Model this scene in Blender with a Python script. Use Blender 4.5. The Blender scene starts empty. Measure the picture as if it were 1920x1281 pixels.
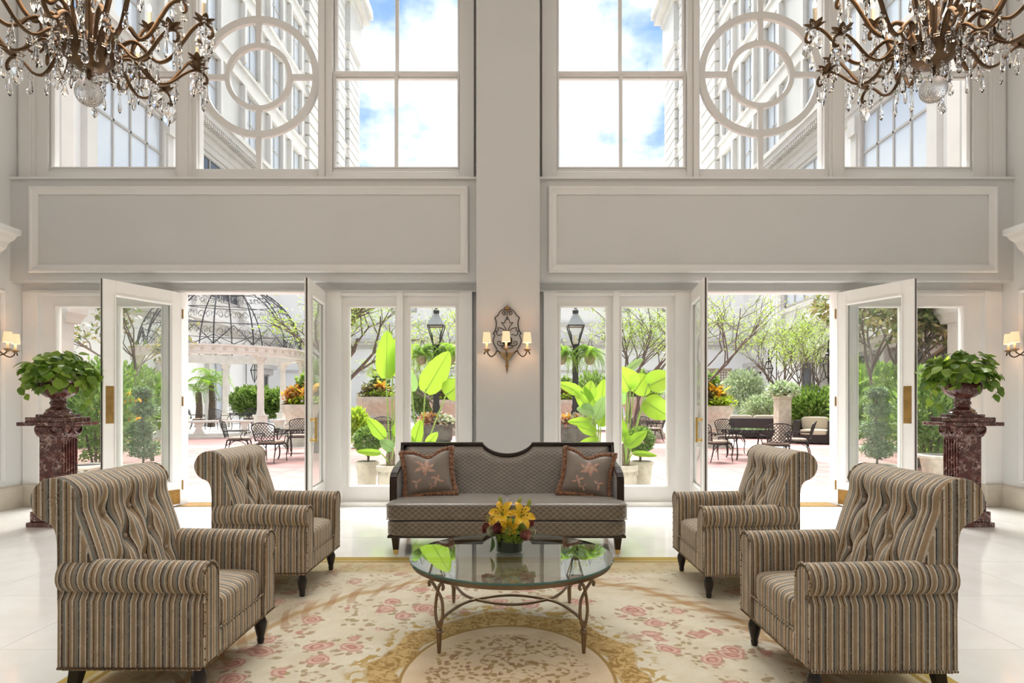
import bpy, bmesh, math, random
from mathutils import Vector, Matrix, noise as mnoise
PI = math.pi
SC = bpy.context.scene
COL = SC.collection
# ------------------------------------------------------------------ camera
F, HX, HY, EYE = 1158.0, 960.0, 755.0, 1.3
cam = bpy.data.cameras.new('camera'); camo = bpy.data.objects.new('camera', cam); COL.objects.link(camo)
camo.location = (0, 0, EYE); camo.rotation_euler = (PI/2, 0, 0)
cam.sensor_width = 36; cam.lens = F/1920*36; cam.shift_y = (HY-640.5)/1920; cam.clip_end = 400
SC.camera = camo
SC.view_settings.view_transform = 'Standard'; SC.view_settings.look = 'None'
SC.view_settings.gamma = 1; SC.view_settings.use_curve_mapping = False
SC.view_settings.exposure = 0.80
try:
    SC.cycles.max_bounces = 7; SC.cycles.diffuse_bounces = 4; SC.cycles.glossy_bounces = 3
    SC.cycles.transmission_bounces = 6; SC.cycles.transparent_max_bounces = 20
    SC.cycles.use_adaptive_sampling = True; SC.cycles.adaptive_threshold = .04
    SC.cycles.sample_clamp_indirect = 6; SC.cycles.caustics_reflective = False; SC.cycles.caustics_refractive = False
except Exception: pass
def PX(px, py, y): return Vector(((px-HX)*y/F, y, EYE-(py-HY)*y/F))
def XX(px, y): return (px-HX)*y/F
def ZZ(py, y): return EYE-(py-HY)*y/F
# ------------------------------------------------------------------ node helper
class NT:
    def __init__(s, tree): s.t = tree; s.n = tree.nodes; s.l = tree.links
    def put(s, sock, v):
        if isinstance(v, bpy.types.NodeSocket): s.l.new(v, sock)
        elif v is not None:
            if hasattr(sock.default_value, '__len__') and not isinstance(v, (int, float)):
                v = tuple(v)
                if len(sock.default_value) == 4 and len(v) == 3: v = v+(1,)
            sock.default_value = v
    def node(s, typ, ins={}, out=0, **kw):
        n = s.n.new(typ)
        for k, v in kw.items(): setattr(n, k, v)
        for k, v in ins.items(): s.put(n.inputs[k], v)
        return n.outputs[out]
    def m(s, op, a, b=None, c=None, clamp=False):
        n = s.n.new('ShaderNodeMath'); n.operation = op; n.use_clamp = clamp
        s.put(n.inputs[0], a)
        if b is not None: s.put(n.inputs[1], b)
        if c is not None: s.put(n.inputs[2], c)
        return n.outputs[0]
    def mix(s, f, a, b, mode='MIX'):
        n = s.n.new('ShaderNodeMixRGB'); n.blend_type = mode
        s.put(n.inputs[0], f); s.put(n.inputs[1], a); s.put(n.inputs[2], b); return n.outputs[0]
    def coord(s, which='Object'): return s.node('ShaderNodeTexCoord', out=which)
    def sep(s, v):
        n = s.n.new('ShaderNodeSeparateXYZ'); s.put(n.inputs[0], v); return n.outputs
    def comb(s, x, y, z):
        n = s.n.new('ShaderNodeCombineXYZ'); s.put(n.inputs[0], x); s.put(n.inputs[1], y); s.put(n.inputs[2], z); return n.outputs[0]
    def noise(s, vec, scale, detail=3, rough=.5, out=0, dist=0):
        return s.node('ShaderNodeTexNoise', {'Vector': vec, 'Scale': scale, 'Detail': detail, 'Roughness': rough, 'Distortion': dist}, out)
    def vor(s, vec, scale, out=0, feature='F1', rnd=1):
        return s.node('ShaderNodeTexVoronoi', {'Vector': vec, 'Scale': scale, 'Randomness': rnd}, out, feature=feature)
    def ramp(s, f, stops, interp='LINEAR'):
        n = s.n.new('ShaderNodeValToRGB'); n.color_ramp.interpolation = interp
        e = n.color_ramp.elements
        while len(e) < len(stops): e.new(.5)
        for i, (p, c) in enumerate(stops):
            e[i].position = p; e[i].color = (c[0], c[1], c[2], 1) if hasattr(c, '__len__') else (c, c, c, 1)
        s.put(n.inputs[0], f); return n.outputs[0]
    def step(s, f, a, b):   # smooth step a->b gives 0->1
        n = s.n.new('ShaderNodeMapRange'); n.interpolation_type = 'SMOOTHSTEP'
        s.put(n.inputs[0], f); n.inputs[1].default_value = a; n.inputs[2].default_value = b
        return n.outputs[0]
    def band(s, f, a, b, soft=.02):
        return s.m('MULTIPLY', s.step(f, a-soft, a+soft), s.m('SUBTRACT', 1, s.step(f, b-soft, b+soft)))
    def bump(s, h, strength=.3, dist=.01):
        return s.node('ShaderNodeBump', {'Height': h, 'Strength': strength, 'Distance': dist})
# ------------------------------------------------------------------ world
w = bpy.data.worlds.new('sky'); SC.world = w; w.use_nodes = True
N = NT(w.node_tree); N.n.clear()
d = N.sep(N.coord('Generated'))
up = N.m('MAXIMUM', d[2], 0.0)
den = N.m('ADD', up, .35)
cv = N.comb(N.m('DIVIDE', d[0], den), N.m('DIVIDE', d[1], den), 0)
c1 = N.noise(N.node('ShaderNodeVectorMath', {0: cv, 1: (3.1, 1.7, .4)}, operation='ADD'), 2.6, 7, .58)
cl = N.step(c1, .40, .58)
blue = N.mix(N.step(up, 0, .7), (.27, .40, .66), (.17, .30, .58))
sky = N.mix(cl, blue, (.92, .93, .94))
sky = N.mix(N.step(d[2], -.06, .0), (.55, .53, .50), sky)
bg = N.node('ShaderNodeBackground', {'Color': sky, 'Strength': 1.15})
wo = N.n.new('ShaderNodeOutputWorld'); N.l.new(bg, wo.inputs[0])
# ------------------------------------------------------------------ sun and added ceiling fill lamps
def light(name, typ, loc, rot, energy, color=(1, 1, 1), **kw):
    l = bpy.data.lights.new(name, typ); o = bpy.data.objects.new(name, l); COL.objects.link(o)
    o.location = loc; o.rotation_euler = rot; l.energy = energy; l.color = color
    for k, v in kw.items(): setattr(l, k, v)
    return o
sun = light('sun', 'SUN', (0, 0, 40), (0, 0, 0), 8.5, (1, .99, .975), angle=.8)
sun.rotation_euler = Vector((.04, -.58, -1)).to_track_quat('-Z', 'Y').to_euler()
for i, (x, y) in enumerate(((-2.6, 3.2), (2.6, 3.2), (-2.6, -1.8), (2.6, -1.8))):
    light('ceiling_fill_lamp', 'AREA', (x, y, 7.9), (0, 0, 0), 30, (1, .985, .965), shape='RECTANGLE', size=3.4, size_y=3.0)  # area fill added to brighten the room, no fixtures modelled
# ------------------------------------------------------------------ mesh helper
class MB:
    def __init__(s): s.v = []; s.f = []
    def add(s, vs, fs):
        b = len(s.v); s.v += [tuple(p) for p in vs]; s.f += [tuple(b+i for i in f) for f in fs]; return s
    def box(s, x0, x1, y0, y1, z0, z1):
        v = [(x, y, z) for z in (z0, z1) for y in (y0, y1) for x in (x0, x1)]
        return s.add(v, [(0, 2, 3, 1), (4, 5, 7, 6), (0, 1, 5, 4), (2, 6, 7, 3), (0, 4, 6, 2), (1, 3, 7, 5)])
    def cbox(s, c, sz, rot=None):
        m = rot or Matrix.Identity(3); c = Vector(c)
        v = [c+m @ Vector((x*sz[0]/2, y*sz[1]/2, z*sz[2]/2)) for z in (-1, 1) for y in (-1, 1) for x in (-1, 1)]
        return s.add(v, [(0, 2, 3, 1), (4, 5, 7, 6), (0, 1, 5, 4), (2, 6, 7, 3), (0, 4, 6, 2), (1, 3, 7, 5)])
    def bar(s, p, q, w, t, up=(0, 0, 1)):
        p = Vector(p); q = Vector(q); d = (q-p); L = d.length; d.normalize(); up = Vector(up)
        sd = d.cross(up)
        if sd.length < 1e-4: sd = d.cross(Vector((0, 1, 0)))
        sd.normalize(); u2 = sd.cross(d)
        m = Matrix((sd, d, u2)).transposed()
        return s.cbox((p+q)/2, (w, L, t), m)
    def tube(s, pts, r, n=6, closed=False, cap=True, flat=1.0):
        P = [Vector(p) for p in pts]; k = len(P)
        R = r if hasattr(r, '__len__') else [r]*k
        rings = []; prev = None
        for i in range(k):
            if closed: t = P[(i+1) % k]-P[i-1]
            else: t = P[min(i+1, k-1)]-P[max(i-1, 0)]
            if t.length < 1e-9: t = Vector((0, 0, 1))
            t.normalize()
            if prev is None:
                a = Vector((0, 0, 1)) if abs(t.z) < .9 else Vector((0, 1, 0))
                nrm = t.cross(a).normalized()
            else:
                nrm = prev-t*prev.dot(t)
                if nrm.length < 1e-6: nrm = t.orthogonal()
                nrm.normalize()
            prev = nrm; b = t.cross(nrm)
            rings.append([P[i]+nrm*(R[i]*math.cos(2*PI*j/n))+b*(R[i]*flat*math.sin(2*PI*j/n)) for j in range(n)])
        base = len(s.v)
        for g in rings: s.v += [tuple(p) for p in g]
        m = k if closed else k-1
        for i in range(m):
            a = base+i*n; c = base+((i+1) % k)*n
            for j in range(n): s.f.append((a+j, a+(j+1) % n, c+(j+1) % n, c+j))
        if cap and not closed:
            s.f.append(tuple(base+j for j in range(n))[::-1]); s.f.append(tuple(base+(k-1)*n+j for j in range(n)))
        return s
    def lathe(s, prof, n=16, c=(0, 0, 0), phase=0, sx=1, sy=1, caps=True):
        base = len(s.v); k = len(prof)
        for r, z in prof:
            for j in range(n):
                a = 2*PI*j/n+phase; s.v.append((c[0]+r*math.cos(a)*sx, c[1]+r*math.sin(a)*sy, c[2]+z))
        for i in range(k-1):
            for j in range(n):
                a = base+i*n; s.f.append((a+j, a+(j+1) % n, a+n+(j+1) % n, a+n+j))
        if caps and prof[0][0] > 2e-4: s.f.append(tuple(base+j for j in range(n))[::-1])
        if caps and prof[-1][0] > 2e-4: s.f.append(tuple(base+(k-1)*n+j for j in range(n)))
        return s
    def prism(s, poly, a0, a1, axis='y'):
        n = len(poly)
        def P(u, v, a): return {'x': (a, u, v), 'y': (u, a, v), 'z': (u, v, a)}[axis]
        vs = [P(u, v, a0) for u, v in poly]+[P(u, v, a1) for u, v in poly]
        fs = [tuple(range(n)), tuple(range(n, 2*n))[::-1]]+[(i, i+n, (i+1) % n+n, (i+1) % n) for i in range(n)]
        return s.add(vs, fs)
    def sphere(s, c, r, nu=10, nv=6, sc=(1, 1, 1)):
        prof = [(max(r*math.sin(PI*i/nv), 0 if i in (0, nv) else 1e-5), -r*math.cos(PI*i/nv)) for i in range(nv+1)]
        b = len(s.v); s.lathe([(max(a, 1e-5), z) for a, z in prof], nu, (0, 0, 0))
        for i in range(b, len(s.v)):
            v = s.v[i]; s.v[i] = (c[0]+v[0]*sc[0], c[1]+v[1]*sc[1], c[2]+v[2]*sc[2])
        return s
    def ring(s, ro, ri, y0, y1, c, n=64, a0=0, a1=2*PI):   # flat annulus in the XZ plane
        cl = abs(a1-a0-2*PI) < 1e-6; k = n if cl else n+1; b = len(s.v)
        for i in range(k):
            a = a0+(a1-a0)*i/n; ca, sa = math.cos(a), math.sin(a)
            for r, y in ((ro, y0), (ri, y0), (ri, y1), (ro, y1)): s.v.append((c[0]+r*ca, y, c[1]+r*sa))
        for i in range(n):
            p = b+4*i; q = b+4*((i+1) % k)
            for j in range(4): s.f.append((p+j, p+(j+1) % 4, q+(j+1) % 4, q+j))
        return s
    def xform(s, m, start=0):
        for i in range(start, len(s.v)): s.v[i] = tuple(m @ Vector(s.v[i]))
        return s
    def mesh(s, name, smooth=False, fix=True, angle=40):
        me = bpy.data.meshes.new(name); me.from_pydata(s.v, [], s.f); me.validate()
        if fix and len(s.f) < 9000:
            bm = bmesh.new(); bm.from_mesh(me); bmesh.ops.recalc_face_normals(bm, faces=bm.faces); bm.to_mesh(me); bm.free()
        if smooth:
            me.polygons.foreach_set('use_smooth', [True]*len(me.polygons))
            if angle < 170: me.set_sharp_from_angle(angle=math.radians(angle))
        me.update(); return me
    def build(s, name, mat, parent=None, smooth=False, bevel=0, seg=2, fix=True, angle=40, sub=0, loc=None):
        return link(name, s.mesh(name, smooth or bevel > 0, fix, angle), mat, parent, bevel, seg, sub, loc)
def link(name, me, mat, parent=None, bevel=0, seg=2, sub=0, loc=None, rot=None, scale=None):
    if mat is not None and len(me.materials) == 0: me.materials.append(mat)
    o = bpy.data.objects.new(name, me); COL.objects.link(o)
    if parent: o.parent = parent
    if loc is not None: o.location = loc
    if rot is not None: o.rotation_euler = rot
    if scale is not None: o.scale = scale if hasattr(scale, '__len__') else (scale,)*3
    if bevel:
        b = o.modifiers.new('bevel', 'BEVEL'); b.width = bevel; b.segments = seg; b.limit_method = 'ANGLE'; b.angle_limit = math.radians(40)
    if sub:
        b = o.modifiers.new('sub', 'SUBSURF'); b.levels = sub; b.render_levels = sub
    return o
def tag(o, label=None, cat=None, group=None, kind=None):
    if label: o['label'] = label
    if cat: o['category'] = cat
    if group: o['group'] = group
    if kind: o['kind'] = kind
    return o
def thing(name, label, cat, loc=(0, 0, 0), rz=0, group=None, scale=1):
    o = bpy.data.objects.new(name, None); COL.objects.link(o); o.empty_display_size = .1
    o.location = loc; o.rotation_euler = (0, 0, rz); o.scale = (scale,)*3
    return tag(o, label, cat, group)
def struct(name, parent=None, label=None):
    o = bpy.data.objects.new(name, None); COL.objects.link(o); o['kind'] = 'structure'; o.empty_display_size = .1
    if label: o['label'] = label
    return o
def S(mb, name, mat, label=None, **k):
    o = mb.build(name, mat, **k); o['kind'] = 'structure'
    if label: o['label'] = label
    return o
def dup(root, label, loc=None, rz=None, scale=None, group=None):
    r = root.copy(); COL.objects.link(r); r['label'] = label
    if loc is not None: r.location = loc
    if rz is not None: r.rotation_euler = (0, 0, rz)
    if scale is not None: r.scale = scale if hasattr(scale, '__len__') else (scale,)*3
    if group: r['group'] = group
    def rec(a, b):
        for ch in a.children:
            c = ch.copy(); COL.objects.link(c); c.parent = b; rec(ch, c)
    rec(root, r); return r
def spl(pts, n=8, closed=False):   # catmull-rom through points
    P = [Vector(p) for p in pts]; k = len(P); out = []
    for i in range(k if closed else k-1):
        if closed: a, b, c, d = P[i-1], P[i], P[(i+1) % k], P[(i+2) % k]
        else: a, b, c, d = P[max(i-1, 0)], P[i], P[i+1], P[min(i+2, k-1)]
        for j in range(n):
            t = j/n; out.append(.5*((2*b)+(c-a)*t+(2*a-5*b+4*c-d)*t*t+(3*b-a-3*c+d)*t**3))
    if not closed: out.append(P[-1])
    return out
# ------------------------------------------------------------------ materials
def PM(name, col, rough=.5, metal=0, var=None, bump=None, spec=.5, sheen=0, coat=0, trans=0, ior=1.45, emit=None, coord='Object'):
    m = bpy.data.materials.new(name); m.use_nodes = True; N = NT(m.node_tree)
    b = m.node_tree.nodes['Principled BSDF']; c = col
    if var:
        sc, am = var[0], var[1]
        f = N.noise(N.coord(coord), sc, 5, .6)
        c2 = var[2] if len(var) > 2 else tuple(x*(1-am) for x in col)
        c = N.mix(N.step(f, .35, .68), col, c2)
    N.put(b.inputs['Base Color'], c); b.inputs['Roughness'].default_value = rough; b.inputs['Metallic'].default_value = metal
    b.inputs['Specular IOR Level'].default_value = spec; b.inputs['Sheen Weight'].default_value = sheen
    b.inputs['Coat Weight'].default_value = coat; b.inputs['Transmission Weight'].default_value = trans; b.inputs['IOR'].default_value = ior
    if emit: b.inputs['Emission Color'].default_value = emit[0]+(1,); b.inputs['Emission Strength'].default_value = emit[1]
    if bump:
        h = N.noise(N.coord(coord), bump[0], 4, .6); N.l.new(N.bump(h, bump[1], bump[2] if len(bump) > 2 else .01), b.inputs['Normal'])
    return m
def leafmat(name, col, col2, trans=.35, rough=.45, scale=6, tcol=None, obj=False):
    m = bpy.data.materials.new(name); m.use_nodes = True; N = NT(m.node_tree); N.n.clear()
    if obj: f = N.node('ShaderNodeObjectInfo', out='Random')
    else: f = N.step(N.noise(N.coord('Object'), scale, 2), .35, .65)
    c = N.mix(f, col, col2)
    b = N.n.new('ShaderNodeBsdfPrincipled'); N.put(b.inputs['Base Color'], c); b.inputs['Roughness'].default_value = rough
    t = N.node('ShaderNodeBsdfTranslucent', {'Color': tcol or N.mix(.5, c, (.35, .55, .05), 'ADD')})
    mx = N.node('ShaderNodeMixShader', {0: trans, 1: b.outputs[0], 2: t})
    o = N.n.new('ShaderNodeOutputMaterial'); N.l.new(mx, o.inputs[0]); return m
def glassmat(name, tint=(1, 1, 1), ior=1.45, refl=1.0):
    m = bpy.data.materials.new(name); m.use_nodes = True; N = NT(m.node_tree); N.n.clear()
    f0 = ((ior-1)/(ior+1))**2; f = N.m('MULTIPLY', N.m('ADD', N.m('MULTIPLY', N.m('POWER', N.node('ShaderNodeLayerWeight', {'Blend': .5}, 'Facing'), 5), 1-f0), f0), refl)
    mx = N.node('ShaderNodeMixShader', {0: f, 1: N.node('ShaderNodeBsdfTransparent', {'Color': tint}), 2: N.node('ShaderNodeBsdfGlossy', {'Color': (1, 1, 1), 'Roughness': .0})})
    o = N.n.new('ShaderNodeOutputMaterial'); N.l.new(mx, o.inputs[0]); return m
M = {}
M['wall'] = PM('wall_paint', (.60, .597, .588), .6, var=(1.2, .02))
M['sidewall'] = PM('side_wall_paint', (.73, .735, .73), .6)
M['trim'] = PM('trim_paint', (.71, .70, .685), .4)
M['white'] = PM('door_white_paint', (.90, .885, .86), .38, var=(3, .03))
M['ceil'] = PM('ceiling_paint', (.82, .80, .76), .7)
M['tile'] = PM('floor_marble', (.90, .885, .865), .11, var=(2.2, .06, (.84, .815, .78)), coat=.2)
M['stonebase'] = PM('stone_baseboard', (.62, .56, .46), .35, var=(6, .1))
M['pane'] = glassmat('window_glass', (.97, .98, .97), 1.35)
M['doorpane'] = glassmat('door_glass', (.95, .97, .96), 1.45)
M['brass'] = PM('aged_brass', (.40, .24, .08), .38, .9, var=(14, .3))
M['brightbrass'] = PM('bright_brass', (.72, .50, .18), .25, 1)
M['dark'] = PM('dark_edge', (.05, .04, .03), .6)
M['iron'] = PM('black_iron', (.025, .022, .02), .45, .3)
M['wrought'] = PM('bronzed_iron', (.06, .04, .028), .45, .5, var=(30, .3))
M['bronze'] = PM('antique_bronze', (.16, .095, .05), .38, .75, var=(18, .35))
M['crystal'] = PM('crystal_glass', (1, 1, 1), .0, trans=1, ior=1.52)
M['candle'] = PM('candle_sleeve', (.80, .70, .52), .5)
M['bulb'] = PM('lit_bulb', (1, .8, .5), .3, emit=((1, .62, .28), 9))
M['legwood'] = PM('dark_turned_wood', (.018, .013, .011), .3, var=(9, .3), coat=.2)
M['sofawood'] = PM('dark_walnut', (.035, .02, .014), .3, var=(12, .4), coat=.3)
M['stone'] = PM('cast_stone', (.62, .56, .46), .8, var=(5, .25), bump=(40, .3))
M['limestone'] = PM('pale_limestone', (.76, .73, .66), .8, var=(3, .12), bump=(30, .2))
M['soil'] = PM('soil', (.05, .035, .025), .95)
M['paver'] = PM('red_paver', (.36, .185, .165), .6, var=(1.3, .2, (.43, .255, .23)), bump=(18, .3))
M['paleband'] = PM('pale_paving', (.72, .69, .64), .75, var=(1.5, .1), bump=(25, .2))
M['bldg'] = PM('painted_brick', (.60, .59, .56), .85, var=(.25, .07))
M['whitebrick'] = PM('white_painted_brick', (.92, .91, .885), .85, var=(.3, .03))
M['bldgtrim'] = PM('limestone_trim', (.64, .615, .57), .8, var=(.6, .1))
M['wframe'] = PM('facade_window_frame', (.42, .40, .37), .5)
M['bglass'] = PM('facade_glass', (.58, .63, .68), .08, spec=1.0)  # pale blue base colour stands in for the reflected sky
M['shutter'] = PM('dark_glass', (.06, .065, .07), .15, spec=.8)
M['bark'] = PM('bark', (.17, .135, .105), .9, var=(8, .35), bump=(25, .5))
# ================================================================== ROOM SHELL
XL, XR, YB, YW, ZC = -6.14, 6.14, -6.0, 7.8, 8.0
YS = 7.56          # front of the band between the window rows
YP = 7.42          # front of the middle pier
YU = 7.75          # upper window plane
fl = S(MB().box(XL-.4, XR+.4, YB, 8.0, -.12, -.005), 'floor', M['tile'], 'polished cream marble floor')
tile_me = MB().box(-.4485, .4485, -.4485, .4485, -.02, 0).mesh('tile'); tile_me.materials.append(M['tile'])
for i in range(-7, 7):
    for j in range(0, 9):
        link('tile', tile_me, None, fl, loc=(.45+i*.9, .05+.45+j*.9-.4, 0), rot=(0, 0, random.Random(i*31+j).choice((0, PI/2, PI, -PI/2))))
for nm, x0, x1 in (('wall_left', XL-.3, XL), ('wall_right', XR, XR+.3)):
    S(MB().box(x0, x1, YB, 7.95, 0, ZC), nm, M['sidewall'])
S(MB().box(XL-.3, XR+.3, YB-.3, YB, 0, ZC), 'wall_rear', M['sidewall'])
S(MB().box(XL-.3, XR+.3, YB-.3, 8.0, ZC, ZC+.3), 'ceiling', M['ceil'])
S(MB().box(XL, XR, YS, 7.96, 2.79, 4.055), 'wall_band', M['wall'], 'plain beige wall band between the doors and the upper windows')
S(MB().box(XL, XR, 7.6, 7.96, 6.78, ZC), 'wall_upper', M['wall'])
S(MB().box(XX(893, YP), XX(1012, YP), YP, 7.96, 0, ZC), 'wall_pier', M['wall'], 'plain beige pier between the two window bays', bevel=.004)
def moulding(x0, x1, z0, z1, y, prof, to=lambda x, y, z: (x, y, z)):
    # nested rectangles: prof is a list of (inset, height off the surface)
    m = MB(); n = len(prof)
    for ins, h in prof:
        for x, z in ((x0+ins, z0+ins), (x1-ins, z0+ins), (x1-ins, z1-ins), (x0+ins, z1-ins)): m.v.append(to(x, y-h, z))
    for i in range(n-1):
        for j in range(4): m.f.append((4*i+j, 4*i+(j+1) % 4, 4*i+4+(j+1) % 4, 4*i+4+j))
    return m
PF = [(0, 0), (0, .03), (.012, .045), (.03, .045), (.045, .03), (.085, .016), (.1, .012), (.1, 0)]
S(moulding(XX(57, YS), XX(878, YS), ZZ(512, YS), ZZ(350, YS), YS, PF), 'trim_1', M['trim'], 'raised rectangular panel moulding left of the pier')
S(moulding(XX(1028, YS), XX(1868, YS), ZZ(512, YS), ZZ(350, YS), YS, PF), 'trim_2', M['trim'], 'raised rectangular panel moulding right of the pier')
PF2 = [(0, 0), (0, .02), (.012, .03), (.03, .022), (.05, .008), (.05, 0)]
k = 3
for sx in (-1, 1):
    X = XL if sx < 0 else XR
    for (ya, yb, za, zb) in ((6.3, 7.46, .33, 2.66), (3.6, 6.1, .33, 2.66)):
        S(moulding(ya, yb, za, zb, 0, PF2, lambda x, y, z: (X-sx*(-y), x, z)), 'trim_%d' % k, M['sidewall']); k += 1
    # cornice over the opening in the side wall
    prof = [(0, 3.03), (.10, 3.03), (.12, 3.08), (.17, 3.12), (.20, 3.18), (.27, 3.22), (.30, 3.26), (.35, 3.27), (.35, 3.335), (0, 3.36)]
    S(MB().prism([(X-sx*a, b) for a, b in prof], 2.6, 7.29, 'y'), 'trim_%d' % k, M['trim'], 'moulded cornice projecting from the side wall'); k += 1
    nm = 'baseboard_left' if sx < 0 else 'baseboard_right'
    S(MB().prism([(X, 0), (X-sx*.05, 0), (X-sx*.05, .24), (X-sx*.035, .265), (X, .28)], YB, 7.7, 'y'), nm, M['stonebase'])
# head trim above the lower openings, with its bead
S(MB().box(XX(39, 7.77), XX(1875, 7.77), 7.74, 7.95, 2.687, 2.79).box(XX(60, 7.77), XX(1860, 7.77), 7.715, 7.76, 2.687, 2.703), 'trim_%d' % k, M['trim']); k += 1
S(MB().box(XL, XR, 7.53, 7.60, 4.03, 4.055), 'trim_%d' % k, M['trim']); k += 1
# ------------------------------------------------------------------ lower windows
def X8(px): return XX(px, YW)
ZT, ZB = ZZ(576, YW), ZZ(911, YW)
def lower_window(n, o0, o1, panes, label, posts):
    w = struct('window_%d' % n, label=label)
    zt = 2.69
    m = MB()
    for a, b in posts: m.box(X8(a), X8(b), 7.735, 7.93, 0, zt)
    m.box(X8(o0), X8(o1), 7.745, 7.93, zt-.045, zt)
    m.build('casing', M['white'], w, bevel=.004)
    e = [o0]+[p for pr in panes for p in pr]+[o1]
    m = MB()
    for i in range(0, len(e), 2): m.box(X8(e[i]), X8(e[i+1]), 7.80, 7.88, .02, zt-.04)
    for a, b in panes:
        m.box(X8(a), X8(b), 7.80, 7.88, ZT, zt-.04); m.box(X8(a), X8(b), 7.80, 7.88, .02, ZB)
    m.build('sash', M['white'], w)
    m = MB()
    for a, b in panes: 
        x0, x1 = X8(a), X8(b)
        m2 = moulding(x0-.02, x1+.02, ZB-.02, ZT+.02, 7.80, [(0, 0), (0, .012), (.012, .012), (.024, -.02)]); m.add(m2.v, m2.f)
    m.build('glazing_bead', M['white'], w)
    m = MB().box(X8(o0), X8(o1), 7.705, 7.90, 0, .05); m.build('sill', M['white'], w, bevel=.004)
    for a, b in panes: MB().box(X8(a)-.01, X8(b)+.01, 7.838, 7.842, ZB-.01, ZT+.01).build('pane', M['pane'], w)
lower_window(1, 49, 335, [(107, 190), (223, 302)], 'two-pane fixed window at the far left behind the open door', [(49, 78), (196, 212), (318, 343)])
lower_window(2, 616, 886, [(655, 741), (769, 854)], 'two-pane fixed window left of the sconce pier', [(614, 642), (745, 757), (862, 886)])
lower_window(3, 1018, 1290, [(1051, 1137), (1166, 1251)], 'two-pane fixed window right of the sconce pier', [(1019, 1043), (1148, 1160), (1264, 1291)])
lower_window(4, 1571, 1872, [(1610, 1690), (1720, 1805)], 'two-pane fixed window at the far right behind the open door', [(1565, 1590), (1700, 1714), (1840, 1872)])
for i, (a, b) in enumerate(((49, 78), (1840, 1872))):
    S(MB().box(X8(a)-.01, X8(b)+.01, 7.685, 7.80, 0, .275), 'trim_%d' % k, M['stonebase'], bevel=.006); k += 1
for a, b in ((335, 616), (1290, 1571)):
    S(MB().box(X8(a), X8(b), 7.70, 8.0, -.02, .012), 'trim_%d' % k, M['brass'], 'dull brass door threshold'); k += 1
# ------------------------------------------------------------------ door leaves
def door(n, hx, ang, W, face, label, pull=None, H=2.665):
    # leaf in local coordinates: hinge at x=0, leaf along +x, faces at y = +-t
    d = struct('door_%d' % n, label=label); d.location = (hx, YW-.03, .015); d.rotation_euler = (0, 0, math.radians(ang))
    t = .024; st, tr, br = .145, .17, .30
    m = MB().box(0, st, -t, t, 0, H).box(W-st, W, -t, t, 0, H).box(st, W-st, -t, t, H-tr, H).box(st, W-st, -t, t, 0, br)
    m.build('frame', M['white'], d, bevel=.003)
    for s in (-1, 1):
        moulding(st-.016, W-st+.016, br-.016, H-tr+.016, 0, [(0, 0), (0, .012), (.012, .012), (.028, -.014)], lambda x, y, z: (x, s*(t-y) if s > 0 else -(t-y), z)).build('glazing_bead', M['white'], d)
    MB().box(st-.01, W-st+.01, -.003, .003, br-.01, H-tr+.01).build('pane', M['doorpane'], d)
    MB().box(W, W+.004, -.008, .008, .0, H).build('edge_seal', M['dark'], d)
    for z in (.25, 1.3, 2.4): MB().tube([(-.008, face*t, z-.06), (-.008, face*t, z+.06)], .011, 8).build('hinge', M['brass'], d)
    s = face
    MB().box(W-st+.025, W-.03, min(s*t, s*(t+.004)), max(s*t, s*(t+.004)), 1.05, 1.47).build('push_plate', M['brass'], d)
    MB().box(.03, W-.03, min(s*t, s*(t+.004)), max(s*t, s*(t+.004)), .02, .2).build('kick_plate', M['brass'], d)
    if pull:
        s = pull; h = thing('handle', None, None); h.parent = d
        MB().tube([(W-.075, s*(t+.06), .84), (W-.075, s*(t+.06), 1.12)], .014, 10).build('grip', M['brightbrass'], h, smooth=True)
        for z in (.865, 1.095): MB().tube([(W-.075, s*t, z), (W-.075, s*(t+.075), z)], [.018, .011], 10).build('mount', M['brightbrass'], h, smooth=True)
door(1, X8(341), -113.5, .985, 1, 'white glazed door leaf swung wide open at the far left, brass push plate')
door(2, X8(610), -84.5, .96, -1, 'white glazed door leaf seen nearly edge-on left of the sofa', pull=1)
door(3, X8(1296), -97.5, .96, 1, 'white glazed door leaf seen nearly edge-on right of the sofa', pull=-1)
door(4, X8(1568), -66.5, .985, -1, 'white glazed door leaf swung wide open at the far right, brass push plate')
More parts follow.
